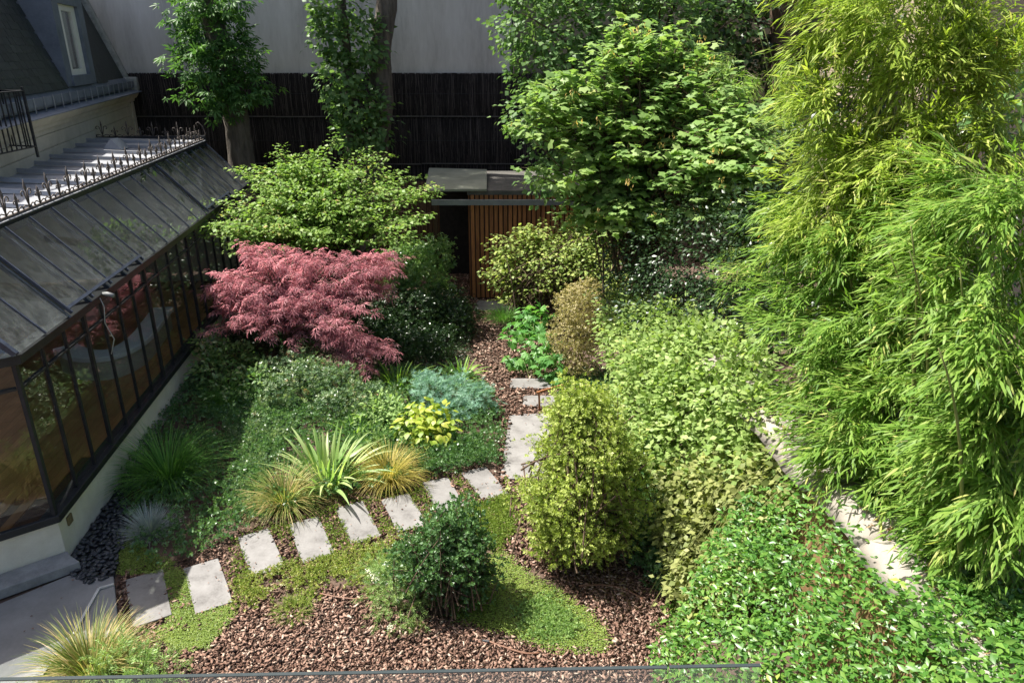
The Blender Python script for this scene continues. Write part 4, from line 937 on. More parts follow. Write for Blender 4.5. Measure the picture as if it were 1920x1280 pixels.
spray_crown(rng, t, (m0[0]-.06,m0[1],1.0), lo, 300, LACE, .118, 'l_red', reach=.7, step=.095, per=3, g=(.075,.075,.035), down=.45, hub_jit=.12, r0=.02, rise=.95, lift=.12, hue=.4)
v = Vector
trunk('trunk', [(m0[0]+.05,m0[1],-.05),(m0[0]-.1,m0[1]-.05,.35),(m0[0]-.18,m0[1]-.1,.6),(m0[0]-.05,m0[1],1.0),(m0[0]-.1,m0[1]+.1,1.5)], [.11,.085,.075,.07,.05], 'bark_brown', t, 9)

# ================================================================ SHRUBS
SPR = T_sprig(6,.5,.5,.6,2); SPR2 = T_sprig(6,.58,.48,.9,5); SPRL = T_sprig(6,.45,.6,.5,9)
rng = np.random.default_rng(31); t = thing('golden_shrub',(.55,16.4,0),'golden leaved shrub in front of the timber shed','shrub')
spray_crown(rng, t, (.6,16.2,.7), px_lobes([(945,455,16.4,.4,.45,.3),(1000,435,16.4,.5,.5,.25),(1060,440,16.2,.6,.6,.35),(1130,440,15.8,.6,.6,.4),(935,505,16.4,.45,.45,.4),(1010,500,16.1,.6,.55,.4),(1100,490,15.5,.65,.6,.4),(1165,470,15.2,.45,.5,.4),(955,550,16.2,.5,.45,.25),(1060,530,15.6,.55,.5,.25),(1150,420,15.6,.35,.4,.25),(1185,530,14.6,.4,.4,.35)]), 300, OV, .085, 'l_gold', reach=.9, per=4, hub_jit=.35, r0=.012)
shrub('holly_bush','dark evergreen bush in the gap between sycamore and bamboo','shrub',(2.3,11.2,0),
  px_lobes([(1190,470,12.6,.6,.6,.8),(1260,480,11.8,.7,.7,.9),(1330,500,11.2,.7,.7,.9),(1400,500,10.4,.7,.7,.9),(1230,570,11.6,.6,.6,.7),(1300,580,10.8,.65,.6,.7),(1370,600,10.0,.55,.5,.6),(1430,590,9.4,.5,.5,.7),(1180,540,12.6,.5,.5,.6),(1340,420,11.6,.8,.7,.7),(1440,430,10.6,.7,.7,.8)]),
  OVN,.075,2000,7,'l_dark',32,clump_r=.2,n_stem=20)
shrub('euonymus_bush','rounded cream and brown variegated bush beside the path','shrub',G(1085,695),
  px_lobes([(1085,575,13.5,.42,.4,.42),(1078,625,13.4,.48,.45,.45),(1082,670,13.3,.45,.4,.35),(1100,550,13.5,.3,.3,.25)]),
  SPR,.075,750,4,'l_euon',33,clump_r=.1,n_stem=10)
shrub('pale_hedge','loose pale green shrub mass leaning on the garden wall','shrub',(2.0,9.2,0),
  px_lobes([(1170,590,12.6,.4,.5,.5),(1190,650,11.6,.5,.5,.55),(1215,610,11.6,.4,.5,.5),(1215,690,10.2,.5,.6,.6),(1280,680,9.6,.5,.6,.55),(1340,680,8.9,.42,.5,.45),(1390,700,8.2,.36,.5,.36),(1210,760,9.4,.45,.5,.6),(1280,760,8.9,.5,.55,.6),(1350,760,8.3,.5,.5,.5),(1410,780,7.7,.36,.45,.4),
            (1300,840,8.3,.5,.5,.5),(1380,840,7.8,.45,.5,.45),(1445,850,7.2,.33,.4,.36),(1220,830,8.8,.4,.5,.6),(1330,640,9.6,.4,.45,.3),(1260,625,10.6,.45,.5,.5)]),
  OV,.085,2600,7,'l_phil',34,clump_r=.16,up=.8,outw=.5,n_stem=24)
shrub('olive_shrub','yellowish olive shrub hanging down before the ochre wall','shrub',(2.05,7.0,0),
  px_lobes([(1300,920,7.8,.42,.45,.42),(1370,910,7.4,.42,.42,.36),(1440,920,6.9,.36,.4,.34),(1480,890,6.7,.25,.35,.3),(1300,1000,7.4,.38,.4,.42),(1370,990,7.1,.42,.4,.4),(1430,990,6.8,.32,.35,.34),(1320,1070,6.9,.34,.35,.32),(1390,1050,6.7,.34,.35,.3),(1310,1115,6.7,.28,.3,.16)]),
  OV,.085,1100,8,'l_olive',35,clump_r=.14,up=.6,outw=.65,droop=.3,n_stem=20)
rng = np.random.default_rng(36); t = thing('pittosporum',G(1085,1045),'tall conical yellow green pittosporum at the path bend','shrub')
spray_crown(rng, t, (.86,7.7,.75), lumps(5,[(.28,.88,7.6,.70,.6),(.65,.86,7.65,1.0,.8),(1.1,.86,7.7,.96,.8),(1.5,.90,7.75,.80,.66),(1.85,.84,7.8,.58,.5),(2.2,.80,7.85,.26,.24)],64,.17,.36), 560, SPR, .078, 'l_pitto', reach=.55, step=.072, per=4, g=(.055,.055,.045), down=-.15, hub_jit=(.3,.25,.4), r0=.010, rise=.7, lift=.05, nj=.5, hue=.4, shell=.35)
rng = np.random.default_rng(37); t = thing('round_shrub',G(838,1128),'rounded dark green shrub between stepping stones and bark bed','shrub')
spray_crown(rng, t, (-.75,6.9,.25), lumps(8,[(.14,-.78,6.85,.58,.5),(.45,-.78,6.9,.74,.6),(.78,-.76,6.95,.62,.52),(1.1,-.70,7.0,.3,.28)],34,.14,.30), 330, SPR2, .085, 'l_box', reach=.42, step=.07, per=3, g=(.045,.045,.04), down=-.25, hub_jit=(.22,.2,.12), r0=.008, rise=.7, lift=.03, nj=.5, hue=.4, shell=.3)
shrub('dark_shrub','dark green bush tucked between pittosporum and olive shrub','shrub',G(1235,1075),
  px_lobes([(1225,900,8.6,.4,.4,.4),(1240,970,8.0,.36,.4,.35),(1225,1030,7.7,.38,.35,.3),(1260,1070,7.3,.28,.3,.22),(1190,870,8.8,.35,.4,.4)]),
  SPRL,.085,560,6,'l_box',38,clump_r=.12,n_stem=12)
shrub('shaded_rhododendron','dark evergreen shrub with sunlit tips left of the shed door','shrub',G(775,560),
  px_lobes([(765,490,17.6,.6,.5,.5),(810,480,17.8,.45,.4,.45),(740,530,17.0,.55,.5,.5),(790,535,17.0,.6,.5,.5)]),
  SPRL,.13,420,5,'l_laurel',39,clump_r=.15,n_stem=10)
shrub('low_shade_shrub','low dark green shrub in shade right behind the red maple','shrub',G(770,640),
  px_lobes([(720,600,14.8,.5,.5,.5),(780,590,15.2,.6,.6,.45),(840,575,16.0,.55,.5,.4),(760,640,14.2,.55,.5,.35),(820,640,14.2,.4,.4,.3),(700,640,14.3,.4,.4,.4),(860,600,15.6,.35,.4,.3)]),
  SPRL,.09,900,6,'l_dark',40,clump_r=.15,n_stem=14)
shrub('glossy_laurel','glossy green shrub at the conservatory base under the red maple','shrub',G(420,745),
  px_lobes([(400,690,12.6,.35,.4,.3),(440,680,12.9,.4,.4,.35),(480,720,12.3,.4,.4,.3),(390,650,13.3,.25,.3,.3),(430,730,12.1,.35,.35,.2)]),
  OVN,.10,330,5,'l_laurel',41,clump_r=.16,n_stem=10)
shrub('fine_leaf_shrub','grey green bush with a few reddish shoots below the maple trunk','shrub',G(600,775),
  px_lobes([(540,735,12.0,.4,.4,.36),(590,725,12.2,.5,.45,.46),(640,730,12.1,.48,.4,.44),(560,695,12.7,.4,.4,.36),(660,760,11.6,.4,.35,.34),(520,705,12.6,.35,.3,.32),(700,750,11.9,.4,.35,.3),(610,770,11.5,.36,.3,.28)]),
  SPRL,.085,900,6,'l_nandina',42,clump_r=.12,n_stem=12)
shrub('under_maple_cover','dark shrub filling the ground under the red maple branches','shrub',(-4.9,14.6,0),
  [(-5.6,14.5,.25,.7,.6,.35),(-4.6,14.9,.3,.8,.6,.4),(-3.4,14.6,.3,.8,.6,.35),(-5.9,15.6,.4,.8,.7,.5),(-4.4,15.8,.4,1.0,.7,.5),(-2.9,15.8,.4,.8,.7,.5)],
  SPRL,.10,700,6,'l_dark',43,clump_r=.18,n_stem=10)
shrub('back_corner_shrub','dark shrub in the corner behind the witch hazel','shrub',(-6.2,19.5,0),
  [(-6.6,19.3,.8,.9,.7,.8),(-5.4,19.3,.7,.8,.7,.7),(-7.6,20,.9,.9,.6,.9),(-4.9,18.4,.5,.7,.6,.5)],
  OVN,.10,700,6,'l_dark',44,clump_r=.2,n_stem=10)
shrub('magnolia','glossy dark magnolia leaves at the right edge above the bamboo','shrub',(7.6,10.6,0),
  px_lobes([(1890,150,9.6,.35,.4,.3),(1910,200,9.4,.35,.4,.3),(1860,240,9.8,.3,.3,.25),(1910,110,9.6,.3,.4,.25)]),
  T_ovate(.34,.06,.1),.17,120,6,'l_laurel',45,clump_r=.16,n_stem=10,stem_r=.03)

shrub('shaded_hedge','dark leafy hedge in shadow behind the bamboo stems','hedge',(5.6,10.5,0),
  px_lobes([(1500,330,12.0,1.0,.8,1.0),(1620,420,11.0,1.0,.8,1.0),(1740,330,11.0,1.0,.8,1.0),(1600,560,9.8,.9,.7,.9),(1720,600,9.0,.9,.7,.9),(1840,450,9.0,.9,.7,1.0),(1850,650,8.0,.8,.7,.9),(1530,480,11.0,.8,.7,.9),(1660,760,7.6,.7,.6,.7),(1790,800,7.0,.7,.6,.7),(1880,880,6.4,.7,.5,.6)]),
  OVN,.10,1300,6,'l_dark',49,clump_r=.26,n_stem=16)
shrub('low_hebe','low mounded grey green bush left of the iris clump','shrub',G(480,850),px_lobes([(470,820,11.0,.3,.3,.2),(500,805,11.2,.32,.3,.24),(520,835,10.8,.25,.25,.18)]),SPRL,.075,240,6,'l_nandina',51,clump_r=.1,n_stem=8)
shrub('leafy_perennial','fresh green leafy perennial behind the yellow hydrangea','plant',G(735,790),px_lobes([(725,770,11.3,.28,.28,.22),(755,790,11.0,.22,.25,.18),(700,790,11.0,.25,.25,.2)]),OVN,.09,150,6,'l_herb',52,clump_r=.12,n_stem=8,stem_mat='stem_green',stem_r=.006)
shrub('dark_mound','dark green mound between sedge tuft and green grass','shrub',G(440,960),px_lobes([(430,930,9.3,.25,.25,.16),(455,950,9.0,.22,.22,.14),(420,965,9.0,.2,.2,.12)]),SPR2,.065,200,6,'l_box',53,clump_r=.09,n_stem=6)
shrub('wispy_perennial','wispy pale plant between small lily and blue spurge','plant',G(700,850),px_lobes([(690,830,10.5,.22,.25,.2),(715,845,10.3,.2,.2,.16)]),T_sprig(9,.2,.45,.8,6),.10,110,5,'l_herb',54,clump_r=.11,n_stem=8,stem_mat='stem_green',stem_r=.005)
# blue green spurge, herb
shrub('blue_spurge','blue green feathery spurge beside the bark path','plant',G(855,785),
  px_lobes([(810,735,11.9,.32,.35,.24),(860,735,11.9,.36,.35,.27),(900,745,11.7,.3,.3,.22),(850,765,11.4,.36,.3,.2),(800,720,12.2,.26,.3,.2)]),
  T_fingers([i*30 for i in range(12)],[.5,1,.6,.9,.5,1,.7,.9,.5,1,.6,.8],.13,-.4),.075,430,3,'l_blue',46,clump_r=.09,up=.8,outw=.6,stem_mat='stem_green',n_stem=30,stem_r=.006)
shrub('grey_herb','feathery grey green herb at the foot of the near left sedge','plant',G(255,1270),
  [(-3.85,5.55,.28,.25,.3,.25),(-3.62,5.35,.25,.25,.3,.22),(-3.95,5.75,.22,.2,.2,.22),(-3.6,5.6,.15,.25,.25,.15)],
  T_sprig(9,.25,.4,.8,3),.11,170,4,'l_herb',47,clump_r=.12,stem_mat='stem_green',n_stem=14,stem_r=.006)
shrub('cream_achillea','wispy grey green plant with cream flower heads left of the round shrub','plant',G(745,1140),
  [(-1.35,6.85,.25,.25,.3,.25),(-1.5,7.1,.2,.25,.3,.2),(-1.25,6.6,.2,.25,.25,.2)],
  T_sprig(9,.16,.5,.8,4),.09,230,4,'l_herb',48,clump_r=.12,stem_mat='stem_green',n_stem=14,stem_r=.005)
t = bpy.data.objects['cream_achillea']; rng = np.random.default_rng(5)
fp = [G(725,1055,.4),(*G(742,1083,.35),),G(705,1085,.3),G(728,1092,.3),G(690,1070,.25),G(748,1120,.25),G(732,1175,.15),G(700,1078,.3)]
for p in fp:
    n = 26; q = np.array(p)+np.column_stack([rng.normal(size=n)*.022,rng.normal(size=n)*.022,rng.normal(size=n)*.006])
    leaf_part('flower_head', instance(T_small(.9,.0,.0), q, np.column_stack([rng.normal(size=(n,2)),np.zeros(n)]), np.tile((0,0,1.),(n,1))+rng.normal(size=(n,3))*.3, np.full(n,.022), rng.random(n)), M['l_flower'], t)
    MB().tube([(p[0]+.03,p[1]+.03,0),(p[0],p[1],p[2])],[.004,.003],4).build('flower_stem', M['stem_green'], t)

# ================================================================ BAMBOO, right
LAN = T_lance(.14,.12)
def bamboo(name, label, lobes, culms, n_plume, mat, seed, leaf=.13, lean=(-.8,-.4,-.18)):
    rng = np.random.default_rng(seed); t = thing(name, culms[0][0], label, 'bamboo')
    nt_ = n_plume//9; C0, D0_ = lobe_points(rng, lobes, nt_, .7); k5 = np.repeat(np.arange(len(C0)), 9)
    dt = unit(D0_*np.array((1,1,.5))*.8 + np.array(lean)*.75 + rng.normal(size=(len(C0),3))*.3)
    n = len(k5); D = D0_[k5]
    d = unit(dt[k5] + rng.normal(size=(n,3))*np.array((.42,.42,.34)))           # five twigs fan out from each branch end
    P = C0[k5] + d*(.14+.22*rng.random(n))[:,None] + rng.normal(size=(n,3))*.035
    per = 21; i = np.repeat(np.arange(n), per); m = len(i); tt = np.tile(np.linspace(0,1,per), n)
    L = (.36+.22*rng.random(n))[i]
    pos = P[i] + d[i]*((tt-.5)*L)[:,None] + np.column_stack([np.zeros(m),np.zeros(m),-.22*tt**2*L]) + rng.normal(size=(m,3))*.022
    side = unit(np.cross(d[i], np.array((0,0,1.0)))); sg = np.where(np.arange(m) % 2 == 0, 1, -1)
    axis = unit(d[i]*(.65+.5*tt)[:,None] + side*(sg*(.7-.4*tt)*(.3+.9*rng.random(m)))[:,None] + np.column_stack([np.zeros(m),np.zeros(m),-.04-.34*rng.random(m)]) + rng.normal(size=(m,3))*.14)
    nrm = unit(np.array((0,0,1.0))*.9 - d[i]*.0 + D[i]*.35 + rng.normal(size=(m,3))*.3)
    ch = rng.random(n)
    data = instance(LAN, pos, axis, nrm, leaf*(.65+.6*rng.random(m)), np.clip(.65*rng.random(m)+.35*ch[i],0,1))
    leaf_part('foliage', data, M[mat], t)
    # twigs carrying the leaf plumes, joined
    mb = MB()
    for k in rng.choice(n, min(n, 260), False):
        a = Vector(P[k]-d[k]*.35); b = Vector(P[k]+d[k]*.2-np.array((0,0,.05)))
        mb.tube([a, (a+b)/2+Vector((0,0,.03)), b], [.004,.003,.002], 4, False)
    mb.build('twigs', M['stem_green'], t)['kind'] = 'stuff'
    for base, tip in culms:
        b = Vector(base); e = Vector(tip); c = Vector((b.x*.8+e.x*.2, b.y*.8+e.y*.2, b.z+(e.z-b.z)*.75)); pts = []; R = []
        for j in range(15):
            s = j/14; pts.append(b*(1-s)**2+c*2*s*(1-s)+e*s*s); R.append((.022*(1-s)+.004)*(1.25 if j % 2 else 1))
        mb = MB(); mb.tube(pts, R, 7); mb.build('culm', M['stem_green'], t, smooth=True)
    return t
def culm_set(n, x0, x1, y0, y1, zt, seed, lx=-1.1, ly=-.3):
    r = random.Random(seed); out = []
    for i in range(n):
        x, y = r.uniform(x0,x1), r.uniform(y0,y1); out.append(((x,y,0),(x+lx*r.uniform(.6,1.2),y+ly*r.uniform(.4,1.4),zt*r.uniform(.85,1.05))))
    return out
bamboo('golden_bamboo','tall sunlit yellow green bamboo plume at the top right', px_lobes([
   (1615,20,8.2,.5,.6,.35),(1685,30,8.0,.6,.6,.4),(1750,50,7.8,.5,.6,.4),(1645,110,8.0,.55,.6,.35),(1715,120,7.8,.6,.6,.4),(1615,190,7.9,.5,.55,.32),(1675,210,7.6,.55,.6,.35),(1750,190,7.6,.4,.5,.3),(1810,95,7.8,.32,.4,.16),(1860,110,7.7,.22,.3,.1),
   (1635,270,7.6,.45,.5,.25),(1715,290,7.4,.5,.55,.35),(1770,280,7.3,.45,.5,.3),(1655,-60,8.2,.8,.7,.4),(1830,15,8.0,.4,.4,.2),(1880,40,7.8,.25,.3,.15),(1560,340,7.7,.4,.45,.28),(1650,360,7.4,.45,.5,.3),(1760,350,7.2,.45,.5,.3),(1830,300,7.0,.3,.4,.2),(1540,400,7.7,.35,.4,.22)   ,(1690,420,7.3,.45,.45,.3),(1600,250,7.7,.45,.5,.3),(1800,220,7.4,.4,.45,.3),(1780,140,7.6,.4,.45,.3)]),
   culm_set(9,4.2,5.2,7.6,8.8,6.6,1), 1750, 'l_bamboo_y', 61)
bamboo('bright_bamboo','broad bright green bamboo arching over the wall, centre right', px_lobes([
   (1557,470,7.8,.45,.5,.3),(1585,440,7.6,.5,.55,.35),(1665,400,7.4,.5,.55,.4),(1720,420,7.2,.5,.55,.45),(1527,540,7.6,.4,.5,.28),(1617,540,7.3,.5,.5,.35),(1527,600,7.4,.38,.45,.25),(1665,520,7.0,.5,.5,.4),(1720,540,6.8,.5,.5,.45),
   (1597,640,7.0,.45,.45,.3),(1635,640,6.7,.5,.5,.35),(1700,660,6.5,.5,.5,.4),(1612,725,6.6,.4,.45,.3),(1635,760,6.3,.45,.45,.35),(1700,780,6.1,.45,.45,.35),(1625,815,6.2,.35,.4,.25),(1660,860,5.9,.4,.4,.3),(1750,880,5.6,.4,.4,.35),
   (1515,400,8.2,.3,.4,.2),(1690,885,5.8,.28,.3,.18),(1740,900,5.6,.3,.3,.2),(1780,700,6.2,.5,.5,.5),(1790,560,6.6,.5,.5,.5),(1770,820,5.8,.4,.4,.4)]),
   culm_set(12,3.9,4.9,5.8,7.6,4.9,2), 1850, 'l_bamboo', 62)
bamboo('near_bamboo','nearest bamboo clump along the right edge of the picture', px_lobes([
   (1870,370,5.8,.3,.4,.25),(1900,420,5.5,.35,.4,.35),(1880,510,5.3,.35,.4,.35),(1880,610,5.1,.35,.4,.35),(1900,720,4.9,.35,.4,.35),(1850,790,5.0,.3,.35,.3),(1900,860,4.7,.32,.35,.3),(1830,900,5.0,.3,.35,.25),(1880,960,4.7,.3,.35,.25),(1800,960,5.1,.26,.3,.2),(1860,1020,4.8,.28,.3,.2),(1810,1020,5.0,.2,.25,.14),(1800,420,6.2,.35,.4,.35)]),
   culm_set(8,3.6,4.4,4.6,5.8,4.7,3,-.8), 1000, 'l_bamboo', 63)
bamboo('back_bamboo','bamboo half in shade behind the sycamore leaves', px_lobes([
   (1380,150,14.6,.45,.5,.6),(1420,230,14.2,.45,.5,.6),(1360,230,14.4,.3,.4,.4),(1450,320,12.8,.5,.5,.6),(1450,420,11.4,.45,.5,.5),(1400,470,10.6,.3,.4,.35),(1470,150,14.4,.5,.5,.5),(1500,250,13.0,.5,.5,.6),(1345,330,12.4,.16,.3,.35),(1410,540,9.6,.2,.3,.3)]),
   culm_set(8,5.0,6.2,12.5,14.5,6.2,4), 520, 'l_bamboo', 64)

# ---------------- creeper over the wall, lower right
rng = np.random.default_rng(71); t = thing('star_jasmine', tuple(wq(5.0,-.9,0)), 'glossy green jasmine spilling over the wall in the lower right corner', 'creeper')
n = 60000
s = rng.random(n)*6.6; q = rng.random(n)
# cross section from the bed up the wall and over its top
off = np.where(rng.random(n) < .22, .3+1.5*q, -1.75+2.35*q); hgt = np.where(off < -.28, HW*np.clip((off+1.75)/1.35,0,1)**.62, HW+.02)
mound = wave(s*1.3, off*2.0, 1.1, 2.0)
edge_s = 5.55+.25*np.sin(off*5)+np.clip(-off-.3,0,2)*.22
keep = (s < edge_s)
bare = (off > -.52) & (s > 4.1-.5*np.clip(off,0,.5)) & (rng.random(n) < np.clip(2.0-2.15*wave(s*2.6,off*2.2,1.0,5.0),0,.975)) & (s < 6.8)
far = (off > .45) & (s > 4.6+.35*np.sin(off*7)-.5*(off-.4))
keep &= ~bare & ~far
P = np.array([wq(a,b,0) for a, b in zip(s, off)]); P[:,2] = (HW+.08)*np.clip((off+1.75)/1.2,0,1)**.6*np.where(off < -.65,.90+.12*mound,1)+.30*wave(s*2.3,off*2.6,1.0,7.0)*np.where(off > -.3,.3,np.where(off > -.75,.45,1)) - np.where(rng.random(n) < .45, .10+.35*rng.random(n), rng.random(n)**1.3*.22)*np.where(off > -.15, .15, 1)
P[:,2] = np.maximum(P[:,2], .03)
nn = np.column_stack([np.full(n,wnr.x),np.full(n,wnr.y),np.zeros(n)])*np.where(off < -.4,-.55,0)[:,None]+np.array((0,0,1.0))
P, nn, m = P[keep], nn[keep], keep.sum(); az = rng.random(m)*2*math.pi
ax = np.column_stack([np.cos(az),np.sin(az),(rng.random(m)-.4)*.8])
leaf_part('foliage', instance(T_leaf4(.46,.08,.16), P, ax, unit(nn+rng.normal(size=(m,3))*.55), .074*(.45+.8*rng.random(m)), np.clip(.7*rng.random(m)+.3*wave(P[:,0]*2,P[:,1]*2,1,1),0,1)), M['l_jas'], t)
mb = MB()
for k in range(70):
    a = rng.random()*6.5+.4; b = wq(a,-1.5+rng.random()*.5,.02); e = wq(a+rng.normal()*.4,.1+rng.random()*.3,HW+.12); c = wq(a,-.7,HW*.95)
    b, c, e = Vector(b), Vector(c), Vector(e); mb.tube([b*(1-x)**2+c*2*x*(1-x)+e*x*x for x in [0,.2,.4,.6,.8,1]], .005, 4)
mb.build('runners', M['stem_green'], t)
# dry leaves caught on the coping
m = 420; s = rng.random(m)*6.4+1.2; off = -.2+.55*rng.random(m); P = np.array([wq(a,b,HW+.03) for a,b in zip(s,off)]); P[:,2] += .02*rng.random(m)
V,F,R = instance(T_lance(.22,.1), P, np.column_stack([rng.normal(size=(m,2)),rng.normal(size=m)*.1]), np.tile((0,0,1.),(m,1))+rng.normal(size=(m,3))*.25, .09*(.5+rng.random(m)), rng.random(m))
tag(link(bpy.data.objects.new('dry_leaves', np_mesh('dry_leaves',V,F,M['l_litter'],R))),'dry tan leaves caught on the pale wall coping','leaf litter',None,'stuff')
# fatsia-like rosette at the right
leafy_plant('dark_rosette','dark rosette of long glossy leaves amid the bamboo, right edge','plant',(3.75,5.3,2.2),[(*at(1880,745,5.15),.16,.16,.10)],16,T_ovate(.28,.04,.2),.22,'o_fatsia',81,droop=.1)
# terracotta pot half hidden below the bamboo
pc = Vector(G(1845,1075,1.9)); t = thing('terracotta_pot', (pc.x,pc.y,0), 'terracotta pot half hidden under the bamboo behind the wall', 'pot')
m = MB(); n = 18; prof = [(.10,1.62),(.13,1.75),(.155,1.95),(.175,1.95),(.175,2.0),(.15,2.0),(.14,1.9)]
for r_, z in prof:
    for k in range(n): m.v.append((pc.x+r_*math.cos(2*math.pi*k/n), pc.y+r_*math.sin(2*math.pi*k/n), z))
for i in range(len(prof)-1):
    for k in range(n): a = i*n+k; b = i*n+(k+1)%n; m.f.append((a,b,b+n,a+n))
m.f.append(tuple(range(n))[::-1]); m.f.append(tuple((len(prof)-1)*n+k for k in range(n)))
m.build('pot', M['terracotta'], t, smooth=True)
MB().box(pc.x-.2,pc.x+.2,pc.y-.2,pc.y+.2,0,1.62).build('pot_stand', M['ochre'], t)

# ================================================================ PERENNIALS AND GRASSES
strap_plant('iris_clump','large clump of pale upright iris leaves above the stepping stones','iris',G(612,905),95,.92,.062,.95,.8,M['o_iris'],91,.28)
strap_plant('agapanthus','bright green arching strap leaves beside the path at its bend','agapanthus',G(865,712),46,.58,.038,1.0,1.3,M['o_agap'],92,.14)
strap_plant('daylily','duller strap leaved clump between red maple and blue spurge','daylily',G(745,730),64,.8,.034,1.1,1.5,M['o_agap'],93,.2)
strap_plant('small_lily','small green strap leaf tuft right behind the iris','daylily',G(665,825),40,.52,.036,1.0,1.2,M['o_agap'],94,.1)
leafy_plant('yellow_hydrangea','low plant with large yellow leaves in the groundcover','hydrangea',G(797,830),px_lobes([(775,800,10.6,.28,.26,.24),(818,785,10.8,.32,.28,.27),(832,812,10.5,.24,.24,.2),(790,770,11.0,.22,.22,.22),(805,815,10.4,.26,.22,.18)]),290,T_ovate(.66,.05,.2),.14,'o_hydr',95)
leafy_plant('lobed_leaf_plant','broad lobed bright green leaves beside the cream variegated bush','plant',G(1000,705),
   px_lobes([(975,620,14.2,.35,.4,.3),(1010,650,13.6,.4,.4,.35),(1030,690,13.1,.28,.3,.25),(965,670,13.6,.2,.25,.2),(1000,590,14.8,.4,.4,.25),(1050,705,12.9,.2,.2,.15)]),230,T_palm([-110,-55,0,55,110],[.6,.85,1,.85,.6],.62,.25,14),.165,'o_lobed',96)
def grass(name, label, px, n, length, width, mat, seed, tilt=(.05,1.2), droop=.9, r=.1, cat='grass tuft', lvar=.3):
    p = G(*px); t = thing(name, p, label, cat); blades(np.random.default_rng(seed), p, n, length, width, M[mat], t, tilt, droop, r, lvar=lvar); return t
grass('green_grass_tuft','arching deep green grass tuft against the conservatory base',(318,905),800,.85,.011,'l_grass',101,(.1,1.1),1.5,.16)
grass('blue_fescue','round silvery blue fescue tuft in the shade',(283,1000),900,.36,.006,'l_fescue',102,(0,1.35),.3,.06)
grass('sedge_tuft','brown tinged sedge tuft between iris and stepping stones',(535,950),800,.60,.009,'l_sedge',103,(.1,1.1),1.7,.12)
grass('golden_grass_tuft','golden fountain grass right of the iris leaves',(732,905),850,.60,.008,'l_goldgrass',104,(.1,.95),1.8,.09)
grass('near_sedge','large sedge tuft overhanging the terrace, lower left corner',(175,1275),1000,.62,.0095,'l_sedge',105,(.05,1.15),1.5,.16)
grass('dark_grass_tuft','thin dark grass tuft beneath the glossy laurel',(430,765),700,.6,.005,'l_grass',106,(.2,1.2),1.6,.15)
grass('small_green_tuft','small fresh green tuft on the bark below the flowering stonecrop',(550,1150),420,.16,.005,'l_moss',107,(.1,1.4),.8,.14)
grass('tiny_green_tuft','tiny green tuft alone on the bark below the round shrub',(783,1182),160,.09,.005,'l_moss',108,(.1,1.4),.6,.05)
grass('shade_grass_tuft','fine grass tuft under the lobed leaf plant in shade',(945,600),500,.5,.006,'l_grass',109,(.2,1.2),1.5,.2)

# ================================================================ GROUND PLANTING, BARK, PEBBLES
near_slabs = []
for sw in slab_world:
    cx_ = sum(p_[0] for p_ in sw)/len(sw); cy2 = sum(p_[1] for p_ in sw)/len(sw); near_slabs.append([(cx_+(p_[0]-cx_)*.90, cy2+(p_[1]-cy2)*.94) for p_ in sw])
def ring(px, py, r): c = G(px,py); return [(c[0]+r*math.cos(k*.628), c[1]+r*math.sin(k*.628)) for k in range(10)]
cover = px_poly([(300,765),(350,705),(420,665),(520,690),(700,700),(800,705),(900,720),(935,775),(945,800),(938,880),(905,878),(860,890),(790,903),(715,928),(620,945),(535,975),(440,1010),(400,1040),(345,1062),(300,1072),(262,1060),(255,1010),(232,965),(235,900),(270,850)])
carpet('groundcover','dark small leaved groundcover between conservatory and stepping stones','groundcover',cover,19000,T_sprig(5,.6,.5,.6,7),.085,'l_cover',201,.36,.05,wild=1.0,bump=2.4,gap=.36,avoid=near_slabs[:8]+[ring(283,1000,.27),ring(318,905,.2),ring(797,830,.15)])
carpet('pale_groundcover','lighter flecked groundcover patch left of the iris in the sun','groundcover',px_poly([(445,900),(450,800),(490,730),(560,750),(560,800),(510,880),(470,960),(440,990)]),5200,T_sprig(5,.6,.5,.6,17),.075,'l_nandina',221,.30,.08,wild=1.0,bump=1.8)
carpet('dark_cover_patch','dull grey green low cover right of the iris','groundcover',px_poly([(640,790),(720,760),(760,860),(900,830),(930,870),(800,900),(700,880)]),4200,T_sprig(6,.5,.5,.8,19),.075,'l_box',222,.30,.08,wild=1.0,bump=2.2,avoid=near_slabs[:8])
carpet('moss_cushion','bright yellow green moss around the first stepping stones','moss',px_poly([(322,1068),(348,1078),(366,1158),(440,1138),(436,1160),(412,1188),(385,1216),(335,1224),(285,1188),(320,1166),(300,1090)]),15000,T_small(.8,.02,.02),.016,'l_moss',202,.05,.03,avoid=near_slabs[:3])
carpet('pebble_edge_moss','shaded moss strip between black pebbles and blue fescue','moss',px_poly([(222,1000),(260,985),(268,1030),(330,1062),(300,1078),(225,1080)]),6000,T_small(.8,.02,.02),.018,'l_moss',203,.05,.03)
SED = T_sprig(6,.55,.5,.9,8)
carpet('flowering_stonecrop','flowering yellowish stonecrop with pale heads below the stepping stones','stonecrop',px_poly([(448,1090),(540,1062),(572,1066),(628,1042),(660,1026),(716,1006),(745,1000),(755,1030),(738,1080),(690,1118),(640,1085),(600,1098),(575,1140),(535,1150),(525,1115),(495,1120),(480,1150),(450,1130)]),4200,SED,.05,'l_sedum',204,.12,.07,wild=.9,gap=.38,avoid=near_slabs[:7])
carpet('stone_gap_stonecrop','low stonecrop growing in the gaps between stepping stones','stonecrop',px_poly([(440,1015),(540,975),(625,950),(716,930),(792,902),(868,885),(905,945),(862,960),(800,990),(720,1010),(630,1045),(540,1070),(470,1095),(440,1120),(432,1080)]),4600,SED,.042,'l_moss',205,.08,.05,wild=.9,gap=.42,avoid=near_slabs[:8])
